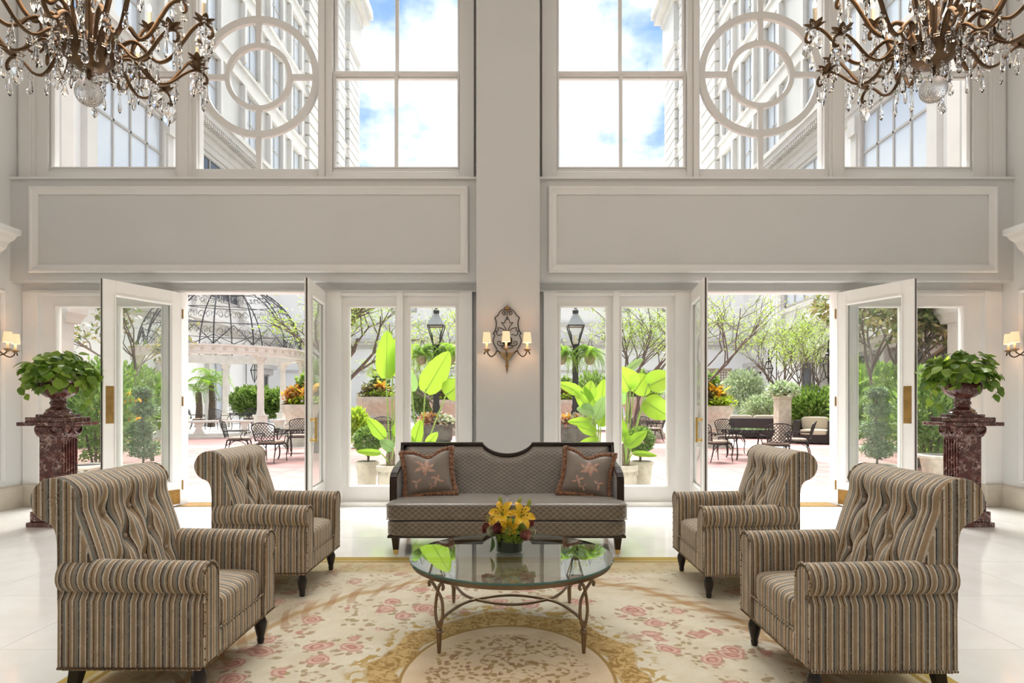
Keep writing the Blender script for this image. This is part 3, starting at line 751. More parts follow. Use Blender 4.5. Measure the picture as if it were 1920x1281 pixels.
# ------------------------------------------------------------------ coffee table
M['champ'] = PM('champagne_metal', (.26, .185, .125), .34, .85, var=(20, .15))
tg = bpy.data.materials.new('table_glass'); tg.use_nodes = True; N = NT(tg.node_tree); N.n.clear()
_f = N.m('ADD', N.m('MULTIPLY', N.m('POWER', N.node('ShaderNodeLayerWeight', {'Blend': .5}, 'Facing'), 3.2), .75), .14)
_m = N.node('ShaderNodeMixShader', {0: _f, 1: N.node('ShaderNodeBsdfTransparent', {'Color': (.34, .355, .335)}), 2: N.node('ShaderNodeBsdfGlossy', {'Color': (.95, 1, .98), 'Roughness': 0})})
N.l.new(_m, N.n.new('ShaderNodeOutputMaterial').inputs[0]); M['tglass'] = tg
M['gedge'] = PM('glass_edge', (.10, .24, .20), .05, trans=.5)
ct = thing('coffee_table', 'round glass coffee table on a curved champagne metal base', 'coffee table', (-.003, 3.575, .012))
ZT_ = .41; Rg = .585
MB().lathe([(Rg-.004, ZT_), (1e-4, ZT_)], 72, caps=False).build('glass_top', M['tglass'], ct)
MB().lathe([(Rg-.004, ZT_), (Rg, ZT_-.004), (Rg, ZT_-.010), (Rg-.004, ZT_-.013)], 72, caps=False).build('glass_rim', M['gedge'], ct, smooth=True)
MB().ring(.57, .535, ZT_-.036, ZT_-.013, (0, 0), 72).xform(Matrix(((1, 0, 0, 0), (0, 0, 1, 0), (0, 1, 0, 0), (0, 0, 0, 1)))).build('top_ring', M['champ'], ct, smooth=True)
for sx in (-1, 1):
    for sy in (-1, 1):
        lx, ly = sx*.372, sy*.40
        rad = Vector((lx, ly, 0)).normalized(); tan = Vector((-rad.y, rad.x, 0)); b0 = Vector((lx, ly, 0))
        lg = thing('leg', None, None); lg.parent = ct
        for s in (-1, 1):
            def q(o, z, r=0): return b0+tan*(s*o)+rad*r+Vector((0, 0, z))
            p = [q(0, .118), q(.021, .165), q(.029, .215), q(.022, .275), q(-.002, .325, .01), q(-.03, .362, .02), q(-.048, .366, .02), q(-.057, .352, .02), q(-.05, .34, .02)]
            MB().tube(spl(p, 6), .0082, 8).build('curved_bar', M['champ'], lg, smooth=True)
        MB().lathe([(.009, .0), (.0125, .05), (.014, .10), (.019, .105), (.019, .113), (.014, .118), (.017, .124), (.010, .13)], 14, b0).build('foot', M['champ'], lg, smooth=True)
for sy in (-1, 1):
    p = [(-.372, sy*.40, .155), (-.335, sy*.22, .15), (-.23, sy*.02, .148), (0, -sy*.085, .146), (.23, sy*.02, .148), (.335, sy*.22, .15), (.372, sy*.40, .155)]
    MB().tube(spl(p, 8), .0085, 8).build('stretcher', M['champ'], ct, smooth=True)
# ------------------------------------------------------------------ flowers
vx, vy, vz = XX(955, 3.62), 3.62, ZT_+.0125
M['vase'] = glassmat('vase_glass', (.86, .90, .88), 1.5); M['vasewater'] = PM('dark_stems', (.03, .045, .02), .25)
va = thing('vase', 'clear glass cylinder vase holding the lilies on the coffee table', 'vase', (vx, vy, vz))
MB().lathe([(1e-4, 0), (.078, 0), (.082, .006), (.082, .125), (.079, .126), (.079, .012), (1e-4, .012)], 32).build('glass_body', M['vase'], va, smooth=True)
MB().lathe([(1e-4, .013), (.076, .013), (.077, .09), (1e-4, .092)], 24).build('stems_in_water', M['vasewater'], va, smooth=True)
lilym = bpy.data.materials.new('lily_yellow'); lilym.use_nodes = True; N = NT(lilym.node_tree)
_b = N.n['Principled BSDF']; N.put(_b.inputs['Base Color'], N.mix(N.step(N.noise(N.coord('Object'), 30, 2), .3, .7), (.86, .58, .02), (.80, .42, .01))); _b.inputs['Roughness'].default_value = .5
M['lily'] = lilym; M['lilyg'] = PM('lily_bud', (.42, .46, .08), .5, var=(30, .3)); M['anther'] = PM('anther', (.16, .06, .02), .8)
M['roseA'] = PM('dusky_rose', (.42, .14, .12), .6, var=(40, .3)); M['roseB'] = PM('pink_rose', (.66, .27, .24), .6, var=(40, .25, (.75, .5, .35)))
M['cream'] = PM('cream_petals', (.74, .72, .52), .6, var=(60, .2)); M['lime'] = leafmat('hydrangea_green', (.22, .33, .03), (.34, .44, .06), .25, scale=40)
M['leaf1'] = leafmat('bouquet_leaf', (.03, .09, .015), (.06, .15, .02), .25)
def aim(d, roll=0): return (Vector(d).to_track_quat('Z', 'Y') @ Matrix.Rotation(roll, 3, 'Z').to_quaternion()).to_euler()
def petal(L, w, curl, up, n=7, cup=.25):
    m = MB()
    for i in range(n+1):
        q = i/n; wd = w*math.sin(PI*(q*.96+.02))**.75*(1 if q < .85 else 1)
        r = L*q; z = up*q-curl*q*q*q
        for s in (-1, -.5, 0, .5, 1): m.v.append((r*math.cos(.0)+0, s*wd/2, z+cup*abs(s)**2*wd*.5))
    for i in range(n):
        for j in range(4): a = i*5+j; m.f.append((a, a+1, a+6, a+5))
    return m
def lily(label, loc, d, R=.075, seed=0):
    t = thing('lily', label, 'flower', loc, group='flowers in the glass vase'); t.rotation_euler = aim(d, seed*.7)
    me = petal(R*1.0, R*.55, R*.55, R*.75).mesh('petal', True, angle=180)
    for k in range(6): link('petal', me, M['lily'], t, rot=(0, 0, k*PI/3), scale=(1, 1 if k % 2 else .8, 1 if k % 2 else .9))
    for k in range(6):
        a = k*PI/3+.3; st = MB().tube([(0, 0, 0), (.012*math.cos(a), .012*math.sin(a), .04), (.022*math.cos(a), .022*math.sin(a), .06)], .0014, 5).build('stamen', M['lilyg'], t)
        MB().sphere((.022*math.cos(a), .022*math.sin(a), .061), .004, 6, 4, (1, 1, 1.6)).build('anther', M['anther'], st)
    MB().tube([(0, 0, -.06), (0, 0, .01)], [.004, .008], 6).build('stem', M['lilyg'], t)
def ball(label, nm, cat, loc, d, R, mat, layers=4):
    t = thing(nm, label, cat, loc, group='flowers in the glass vase'); t.rotation_euler = aim(d)
    for k in range(layers):
        m = MB(); n = 5; rr = R*(.35+.65*k/(layers-1)); zz = R*.5*(1-k/(layers-1))
        for j in range(n):
            a0 = 2*PI*j/n+k*.6; b = len(m.v)
            for i in range(4):
                a = a0+(i/3-.5)*1.75
                for q, (fr, fz) in enumerate(((.35, -.6), (.9, -.15), (1.0, .45), (1.08, .62))): m.v.append((rr*fr*math.cos(a), rr*fr*math.sin(a), zz+R*fz*(.9 if i in (0, 3) else 1.05)))
            for i in range(3):
                for q in range(3): p = b+i*4+q; m.f.append((p, p+1, p+5, p+4))
        m.build('petal_whorl', mat, t, smooth=True, angle=180)
    MB().sphere((0, 0, -R*.1), R*.75, 8, 6).build('heart', mat, t, smooth=True)
V0 = Vector((vx, vy, vz))
lily('big open yellow lily at the upper left of the bouquet', V0+Vector((-.035, -.035, .225)), (-.35, -.75, .55), .088, 0)
lily('big open yellow lily at the upper right of the bouquet', V0+Vector((.065, -.04, .215)), (.38, -.7, .55), .088, 1)
lily('half-hidden yellow lily hanging at the bouquet\'s middle', V0+Vector((0, -.085, .165)), (-.1, -.9, -.15), .062, 2)
lily('narrow yellow lily turned to the far left of the bouquet', V0+Vector((-.085, -.01, .19)), (-.9, -.2, .25), .065, 3)
for i, (dx, dy, dz, d, lab) in enumerate(((-.05, .02, .275, (-.15, 0, 1), 'green lily bud standing above the left lily'), (.045, .02, .275, (.5, 0, .9), 'green lily bud leaning right between the two lilies'), (.11, .0, .265, (.25, 0, 1), 'green lily bud standing above the right lily'))):
    t = thing('lily_bud', lab, 'flower bud', V0+Vector((dx, dy, dz)), group='flowers in the glass vase'); t.rotation_euler = aim(d)
    MB().lathe([(.003, -.05), (.006, -.02), (.013, .005), (.014, .025), (.008, .045), (1e-4, .052)], 6).build('bud', M['lilyg'], t, smooth=True); MB().tube([(0, 0, -.09), (0, 0, -.01)], .003, 5).build('stem', M['lilyg'], t)
ball('dusky red rose at the far left of the bouquet', 'rose', 'flower', V0+Vector((-.128, -.02, .142)), (-.7, -.5, .4), .03, M['roseA'])
ball('dusky red rose below the left lily', 'rose', 'flower', V0+Vector((-.06, -.075, .15)), (-.3, -.8, .4), .032, M['roseA'])
ball('pink rose at the lower right of the bouquet', 'rose', 'flower', V0+Vector((.085, -.07, .115)), (.5, -.8, .2), .032, M['roseB'])
ball('small dusky rose behind the right lily', 'rose', 'flower', V0+Vector((.118, .0, .17)), (.7, -.3, .4), .026, M['roseA'])
ball('round cream button flower between the two left roses', 'button_flower', 'flower', V0+Vector((-.098, -.06, .135)), (-.4, -.85, .2), .028, M['cream'])
ball('small cream button flower at the far right of the bouquet', 'button_flower', 'flower', V0+Vector((.13, -.02, .125)), (.8, -.4, .3), .022, M['cream'])
rnd = random.Random(5)
hy = thing('hydrangea', 'mass of lime green hydrangea spilling over the vase rim', 'flower', V0, group='flowers in the glass vase')
m = MB()
for i in range(620):
    a = rnd.uniform(0, 2*PI); e = rnd.uniform(-.5, 1.3); R = rnd.uniform(.072, .098)
    dr = Vector((math.cos(a)*math.cos(e), math.sin(a)*math.cos(e), math.sin(e)*.85)); p = dr*R+Vector((.01, -.015, .115))
    q = dr.to_track_quat('Z', 'Y').to_matrix(); s = rnd.uniform(.008, .013)
    for k in range(4):
        aa = k*PI/2+rnd.random(); b = len(m.v)
        m.v += [tuple(p+q @ Vector(v)) for v in ((0, 0, 0), (s*math.cos(aa-.5), s*math.sin(aa-.5), .003), (s*1.3*math.cos(aa), s*1.3*math.sin(aa), .002), (s*math.cos(aa+.5), s*math.sin(aa+.5), .003))]; m.f.append((b, b+1, b+2, b+3))
tag(m.build('florets', M['lime'], hy, fix=False), kind='stuff')
MB().sphere((.01, -.01, .115), .07, 12, 8).build('core', M['leaf1'], hy, smooth=True)
lf = thing('foliage_leaf', 'dark green leaf drooping over the left of the vase', 'leaf', V0+Vector((-.10, -.05, .10)), group='flowers in the glass vase'); lf.rotation_euler = (0, 1.5, .5)
petal(.085, .05, .02, 0).build('blade', M['leaf1'], lf, smooth=True)
# ------------------------------------------------------------------ rug
def rug_mat():
    m = bpy.data.materials.new('floral_woven_rug'); m.use_nodes = True; N = NT(m.node_tree); b = N.n['Principled BSDF']
    co = N.coord('Object'); wn = N.node('ShaderNodeVectorMath', {0: N.noise(co, 5, 3, out=1), 1: (.5, .5, .5)}, operation='SUBTRACT')
    wv = N.node('ShaderNodeVectorMath', {0: co, 1: N.node('ShaderNodeVectorMath', {0: wn, 'Scale': .14}, operation='SCALE')}, operation='ADD')
    s = N.sep(co); sw = N.sep(wv); ax = N.m('ABSOLUTE', s[0])
    def ell(sp, a, bb, cy=0): return N.m('SQRT', N.m('ADD', N.m('POWER', N.m('DIVIDE', sp[0], a), 2), N.m('POWER', N.m('DIVIDE', N.m('SUBTRACT', sp[1], cy), bb), 2)))
    ang = N.node('ShaderNodeMath', {0: s[1], 1: s[0]}, operation='ARCTAN2'); e = ell(s, .50, .66); ew = N.m('ADD', ell(sw, .50, .66), N.m('MULTIPLY', N.m('SINE', N.m('MULTIPLY', ang, 10)), .05)); E = ell(sw, 1.62, 1.85)
    tone = N.noise(co, 3.5, 4, .6)
    c = N.mix(N.step(tone, .35, .65), (.73, .67, .535), (.65, .575, .43))
    # leafy wreath ring and rose sprays
    v = N.vor(wv, 5.6); vc = N.vor(wv, 5.6, out=1); leafv = N.vor(wv, 19)
    roses = N.ramp(v, [(0, (.36, .10, .08)), (.10, (.68, .40, .33)), (.17, (.44, .16, .13)), (.25, (.72, .50, .42)), (.33, (.50, .22, .18)), (.42, (.78, .64, .52))])
    gate = N.step(N.sep(vc)[0], .22, .30)
    ringm = N.m('MAXIMUM', N.band(E, .48, .88, .05), N.m('MULTIPLY', N.band(E, .99, 1.4, .05), .7))
    rm = N.m('MULTIPLY', N.m('MULTIPLY', N.m('SUBTRACT', 1, N.step(N.m('ADD', v, N.m('MULTIPLY', N.m('SUBTRACT', N.noise(co, 24, 2), .5), .25)), .34, .42)), gate), ringm)
    lm = N.m('MULTIPLY', N.m('MULTIPLY', N.m('SUBTRACT', 1, N.step(leafv, .36, .44)), N.m('SUBTRACT', 1, N.step(N.m('ADD', v, N.m('MULTIPLY', N.m('SUBTRACT', N.noise(co, 8, 2), .5), .9)), .52, .62))), ringm)
    c = N.mix(N.m('MULTIPLY', lm, .75), c, N.mix(N.step(N.noise(co, 9, 2), .4, .6), (.36, .20, .12), (.33, .26, .12)))
    c = N.mix(N.m('MULTIPLY', rm, .85), c, roses)
    # wreath arcs
    arc = N.band(E, .90, .935, .012); c = N.mix(N.m('MULTIPLY', arc, .7), c, (.45, .27, .10))
    feather = N.m('MULTIPLY', N.band(E, .86, .98, .02), N.step(N.m('SINE', N.m('MULTIPLY', N.m('ADD', N.m('MULTIPLY', E, 10), N.m('MULTIPLY', N.node('ShaderNodeMath', {0: s[1], 1: s[0]}, operation='ARCTAN2'), 9)), 6)), .2, .6))
    c = N.mix(N.m('MULTIPLY', feather, .6), c, (.42, .24, .12))
    # medallion and its gilded frame
    gold = N.mix(N.step(N.noise(wv, 22, 3, dist=1.5), .42, .6), (.60, .42, .19), (.36, .22, .075))
    c = N.mix(N.band(ew, 1.0, 1.34, .03), c, gold)
    c = N.mix(N.band(ew, 1.34, 1.52, .07), c, N.mix(N.step(N.noise(wv, 18, 2), .5, .56), c, (.48, .33, .12)))
    med = N.m('SUBTRACT', 1, N.step(e, .97, 1.0)); c = N.mix(med, c, N.mix(N.step(N.noise(co, 6, 3), .3, .7), (.76, .61, .43), (.70, .54, .36)))
    c = N.mix(N.band(e, .985, 1.02, .006), c, (.40, .25, .09))
    v2 = N.vor(wv, 15); v3 = N.vor(N.node('ShaderNodeVectorMath', {0: wv, 1: (2.3, 1.1, 0)}, operation='ADD'), 26)
    spr = N.m('MULTIPLY', N.band(e, .02, .80, .05), N.m('SUBTRACT', 1, N.step(v3, .38, .46)))
    spr = N.m('MULTIPLY', spr, N.step(N.noise(co, 6.5, 2), .38, .44))
    c = N.mix(N.m('MULTIPLY', spr, .8), c, N.mix(N.step(v2, .2, .45), (.30, .12, .09), (.36, .24, .09)))
    twig = N.m('MULTIPLY', N.band(e, 0, .8, .05), N.m('SUBTRACT', 1, N.step(N.m('ABSOLUTE', N.m('SUBTRACT', N.noise(co, 4.2, 1), .5)), .006, .014)))
    c = N.mix(N.m('MULTIPLY', twig, .6), c, (.33, .18, .08))
    # outer borders
    ed = N.m('MINIMUM', N.m('SUBTRACT', 2.075, ax), N.m('SUBTRACT', 2.25, N.m('ABSOLUTE', s[1])))
    bw = N.mix(N.step(N.noise(wv, 7, 3), .42, .58), (.44, .35, .14), (.55, .43, .20))
    c = N.mix(N.m('SUBTRACT', 1, N.step(ed, .42, .52)), c, N.mix(.55, c, bw))
    c = N.mix(N.band(ed, .14, .17, .008), c, (.36, .24, .06)); c = N.mix(N.m('SUBTRACT', 1, N.step(ed, .10, .13)), c, (.47, .34, .10))
    c = N.mix(.35, c, N.ramp(N.noise(co, 240, 2), [(.3, .7), (.7, 1.1)]), 'MULTIPLY')
    N.put(b.inputs['Base Color'], c); b.inputs['Roughness'].default_value = .95; b.inputs['Specular IOR Level'].default_value = .1
    N.l.new(N.bump(N.noise(co, 260, 2), .3, .004), b.inputs['Normal']); return m
M['rug'] = rug_mat()
rg = MB().box(-2.075, 2.075, -2.25, 2.25, 0, .011).build('area_rug', M['rug'], bevel=.003, loc=(-.02, 2.90, .0005))
tag(rg, 'cream and gold floral area rug with a central oval medallion', 'rug')
# ================================================================== PEDESTALS, URNS, POTHOS
def marble():
    m = bpy.data.materials.new('rouge_marble'); m.use_nodes = True; N = NT(m.node_tree); b = N.n['Principled BSDF']
    co = N.coord('Object'); wn = N.noise(co, 6, 4, .6, out=1)
    wv = N.node('ShaderNodeVectorMath', {0: co, 1: N.node('ShaderNodeVectorMath', {0: wn, 'Scale': .6}, operation='SCALE')}, operation='ADD')
    v1 = N.vor(wv, 9, feature='DISTANCE_TO_EDGE'); v2 = N.vor(wv, 22, feature='DISTANCE_TO_EDGE')
    base = N.mix(N.step(N.noise(co, 12, 4, .7), .35, .65), (.115, .03, .024), (.055, .014, .013))
    g = N.step(N.noise(co, 11, 3), .42, .6)
    vein = N.m('MULTIPLY', N.m('SUBTRACT', 1, N.step(v1, .01, .07)), g)
    c = N.mix(N.m('MULTIPLY', vein, .85), base, (.58, .42, .36))
    c = N.mix(N.m('MULTIPLY', N.m('MULTIPLY', N.m('SUBTRACT', 1, N.step(v2, .01, .05)), N.step(N.noise(co, 9, 2), .5, .6)), .6), c, (.40, .26, .21))
    N.put(b.inputs['Base Color'], c); b.inputs['Roughness'].default_value = .22; b.inputs['Coat Weight'].default_value = .2; return m
M['marble'] = marble()
def make_pedestal(label, loc, inner):
    # inner = +1: the fluted side faces +x
    t = thing('pedestal', label, 'pedestal', loc, 0, 'red marble pedestals'); a = .118
    MB().box(-.20, .20, -.20, .20, 0, .05).box(-.175, .175, -.175, .175, .05, .16).build('plinth', M['marble'], t, bevel=.008)
    MB().box(-.148, .148, -.148, .148, .16, .27).lathe([(.20, .27), (.185, .30), (.168, .32)], 4, phase=PI/4).build('base', M['marble'], t, bevel=.006)
    MB().box(-a, a, -a, a, .32, .94).build('shaft', M['marble'], t, bevel=.004)
    nf = 6
    for i in range(nf):   # flutes: raised fillets on the inner and outer faces
        for s in (inner,):
            y = -a+.02+(2*a-.04)*i/(nf-1)
            MB().box(min(s*a, s*(a+.012)), max(s*a, s*(a+.012)), y-.0095, y+.0095, .35, .91).build('fillet', M['marble'], t, bevel=.004)
    MB().lathe([(.168, .93), (.19, .95), (.21, .99), (.215, 1.03), (.20, 1.055)], 4, phase=PI/4).build('capital', M['marble'], t, bevel=.006)
    for s, ax in ((-1, 'y'), (inner, 'x')):   # carved swags under the slab
        for k in (-1, 1):
            pts = [(k*.075+.06*math.cos(PI+PI*i/10), 1.03+.065*math.sin(PI+PI*i/10)) for i in range(11)]
            P3 = [((u, s*.155, z) if ax == 'y' else (s*.155, u, z)) for u, z in pts]
            MB().tube(P3, [.006+.008*math.sin(PI*i/10) for i in range(11)], 6).build('carved_swag', M['marble'], t, smooth=True)
    MB().box(-.305, .305, -.19, .19, 1.055, 1.095).build('slab', M['marble'], t, bevel=.006)
    MB().box(-.235, .235, -.165, .165, 1.095, 1.145).build('top', M['marble'], t, bevel=.006)
    return t
def make_urn(label, loc):
    t = thing('urn', label, 'urn', loc, 0, 'red marble urns')
    MB().box(-.15, .15, -.13, .13, 0, .03).build('foot_block', M['marble'], t, bevel=.004)
    MB().lathe([(.13, .03), (.132, .045), (.115, .06), (.118, .075), (.095, .09), (.08, .10), (.072, .115), (.074, .135), (.082, .14), (.082, .16), (.074, .165), (.07, .18), (.078, .2)], 28).build('stem', M['marble'], t, smooth=True)
    n = 40; pr = [(.07, .20), (.11, .215), (.155, .25), (.178, .30), (.18, .345), (.172, .36), (.19, .375), (.195, .395), (.18, .40), (.16, .385), (1e-4, .36)]
    m = MB()
    for r, z in pr:
        for j in range(n):
            a = 2*PI*j/n; g = 1+(.035*math.cos(14*a) if .21 < z < .35 and r < .179 else 0); m.v.append((r*g*math.cos(a), r*g*math.sin(a), z))
    for i in range(len(pr)-1):
        for j in range(n): m.f.append((i*n+j, i*n+(j+1) % n, i*n+n+(j+1) % n, i*n+n+j))
    m.build('bowl', M['marble'], t, smooth=True, angle=60)
    return t
M['pothos'] = leafmat('pothos_leaf', (.05, .125, .015), (.25, .37, .05), .28, .3, obj=True)
M['vine'] = PM('vine_stem', (.30, .26, .12), .6)
def heart(L=1.0, n=6):
    m = MB(); out = []
    for i in range(n+1):
        q = i/n; w = .47*(math.sin(PI*q**.75))**.8*(1-.15*q); out.append((q, w))
    for q, w in out:
        back = .14*max(0, 1-q*5)
        for s in (-1, 0, 1): m.v.append((s*w*L, L*(q-(back if s else 0)), L*(-.22*q*q-.0+abs(s)*.10*w)))
    for i in range(n):
        a = 3*i; m.f += [(a, a+1, a+4, a+3), (a+1, a+2, a+5, a+4)]
    return m
pothos_me = heart().mesh('leaf', True, fix=False, angle=180); pothos_me.materials.append(M['pothos'])
def make_pothos(label, loc, seed, lean):
    t = thing('pothos_plant', label, 'plant', loc, 0, 'trailing pothos plants'); rnd = random.Random(seed)
    MB().lathe([(1e-4, .02), (.15, .02), (.13, .0), (1e-4, 0)], 16).build('soil', M['soil'], t)
    for i in range(330):
        a = rnd.uniform(0, 2*PI); e = math.asin(rnd.uniform(-.7, 1))
        k = rnd.uniform(.75, 1.05) if i % 3 else rnd.uniform(.3, .75); p = Vector((.34*math.cos(a)*math.cos(e)*k+lean*.02, .30*math.sin(a)*math.cos(e)*k, .09+.245*math.sin(e)*k))
        out = Vector((math.cos(a), math.sin(a), 0)); dv = (out*rnd.uniform(.5, 1.0)+Vector((rnd.uniform(-.5, .5), rnd.uniform(-.5, .5), rnd.uniform(-1.1, .25)))).normalized()
        nrm = (out*.6+Vector((rnd.uniform(-.3, .3), rnd.uniform(-.3, .3), .4+math.sin(e)*.8))).normalized()
        sd = dv.cross(nrm).normalized(); nrm = sd.cross(dv)
        R = Matrix((sd, dv, nrm)).transposed().to_4x4(); s = rnd.uniform(.075, .125)
        o = link('leaf', pothos_me, None, t); o.matrix_local = Matrix.Translation(p) @ R @ Matrix.Scale(s, 4)
    for i in range(14):
        a = rnd.uniform(0, 2*PI); o = Vector((math.cos(a), math.sin(a), 0)); L = rnd.uniform(.75, 1.1)
        MB().tube(spl([o*.05, o*.14+Vector((0, 0, .12)), o*.24*L+Vector((0, 0, .10)), o*.31*L+Vector((0, 0, -.02))], 4), .004, 5).build('stem', M['vine'], t, smooth=True)
    # one long trailing vine
    for dx, drop in (((-.42, .18)), ((.30, .08))):
        dx *= -lean; pts = spl([(0, -.1, .05), (dx*.5, -.18, .10), (dx*.85, -.15, -.02), (dx, -.12, -drop), (dx*.75, -.12, -drop-.08)], 5)
        MB().tube(pts, .0035, 5).build('stem', M['vine'], t, smooth=True)
        for q in pts[6::3]:
            dv = Vector((rnd.uniform(-.6, .6), -.5, -.8)).normalized(); nrm = Vector((0, -1, .3)); sd = dv.cross(nrm).normalized(); nrm = sd.cross(dv)
            o = link('leaf', pothos_me, None, t); o.matrix_local = Matrix.Translation(q) @ Matrix((sd, dv, nrm)).transposed().to_4x4() @ Matrix.Scale(rnd.uniform(.07, .10), 4)
    return t
for sx, px, side in ((-1, 110, 'left'), (1, 1804, 'right')):
    y = 6.62; x = XX(px, y)
    make_pedestal('fluted red marble pedestal beside the far %s door leaf' % side, (x, y, 0), -sx)
    make_urn('red marble urn on the %s pedestal' % side, (x, y, 1.145))
    make_pothos('trailing green pothos in the %s urn' % side, (x, y, 1.145+.37), 11 if sx < 0 else 23, -sx)
# ================================================================== CHANDELIERS
def facet_drop(L, w, flat=1, n=6):   # pear-shaped drop hanging from the origin
    return MB().lathe([(1e-4, 0), (w*.22, -L*.10), (w*.30, -L*.35), (w*.5, -L*.68), (w*.42, -L*.86), (1e-4, -L)], n, sy=flat)
def leaf_drop(L, w):
    m = MB(); n = 14
    for s in (-1, 1):
        for i in range(n):
            a = 2*PI*i/n; q = (1-math.cos(a))/2; r = w*.5*math.sin(PI*q**.8)**.8*(1+.10*math.cos(7*a)); m.v.append((math.copysign(r, math.sin(a)), s*.002, -L*q))
    m.v += [(0, -.010, -L*.55), (0, .010, -L*.55)]
    for i in range(n):
        j = (i+1) % n; m.f += [(i, j, 2*n), (n+i, n+j, 2*n+1), (i, j, n+j, n+i)]
    return m
ME = {}
ME['drop'] = facet_drop(.085, .042, .75).mesh('crystal_drop'); ME['leaf'] = leaf_drop(.10, .062).mesh('crystal_pendant'); ME['spear'] = facet_drop(.12, .026, .9).mesh('crystal_spear')
ME['bead'] = MB().lathe([(1e-4, 0), (.011, -.007), (.011, -.013), (1e-4, -.02), (.012, -.028), (.012, -.034), (1e-4, -.042)], 6).mesh('crystal_bead')
ME['rosette'] = MB().lathe([(1e-4, .006), (.012, .005), (.019, 0), (.012, -.005), (1e-4, -.006)], 8).mesh('crystal_rosette')
for v in ME.values(): v.materials.append(M['crystal'])
leafcup = MB(); _n = 24
for r, z in ((.008, -.02), (.022, -.012), (.04, .0), (.055, .012)):
    for j in range(_n):
        a = 2*PI*j/_n; rr = r*(1+(.28 if r > .03 else .05)*math.cos(6*a)); leafcup.v.append((rr*math.cos(a), rr*math.sin(a), z+.006*math.cos(6*a)*(r > .03)))
for i in range(3):
    for j in range(_n): leafcup.f.append((i*_n+j, i*_n+(j+1) % _n, i*_n+_n+(j+1) % _n, i*_n+_n+j))
ME['cup'] = leafcup.mesh('leaf_cup', True, angle=60); ME['cup'].materials.append(M['bronze'])
ME['candle'] = MB().lathe([(.012, 0), (.012, .10), (.008, .105)], 10).mesh('candle_sleeve', True); ME['candle'].materials.append(M['candle'])
ME['bulb'] = MB().lathe([(.006, 0), (.012, .012), (.014, .024), (.009, .042), (1e-4, .058)], 10).mesh('bulb', True); ME['bulb'].materials.append(M['bulb'])
ME['candle'].name = 'candle_sleeve'
def arm_mesh(pts, w=.0155):
    p = spl([(r, 0, z) for r, z in pts], 7); return MB().tube(p, [w*(1-.25*i/len(p)) for i in range(len(p))], 8, flat=.75).mesh('arm', True, angle=180), p
outer = [(.13, .03), (.19, .105), (.255, .135), (.31, .10), (.355, .045), (.41, .02), (.475, .06), (.545, .165), (.605, .25), (.66, .285), (.705, .262), (.718, .222), (.700, .198), (.683, .212)]
low = [(.125, .0), (.175, .05), (.225, .062), (.27, .03), (.315, -.02), (.37, -.045), (.44, -.02), (.51, .05), (.57, .095), (.625, .095), (.655, .06), (.645, .025), (.622, .03)]
inner = [(.10, .05), (.135, .17), (.17, .235), (.215, .245), (.25, .20), (.285, .185), (.335, .24), (.39, .35), (.44, .44), (.49, .475), (.525, .455), (.53, .42), (.51, .405)]
ME['a1'], pa1 = arm_mesh(outer); ME['a2'], pa2 = arm_mesh(low, .0135); ME['a3'], pa3 = arm_mesh(inner)
for k_ in ('a1', 'a2', 'a3'): ME[k_].materials.append(M['bronze'])
loop_me = MB().tube(spl([(.255, 0, .135), (.245, 0, .07), (.285, 0, .02), (.335, 0, .035), (.345, 0, .075)], 5), .008, 6).mesh('scroll', True, angle=180); loop_me.materials.append(M['bronze'])
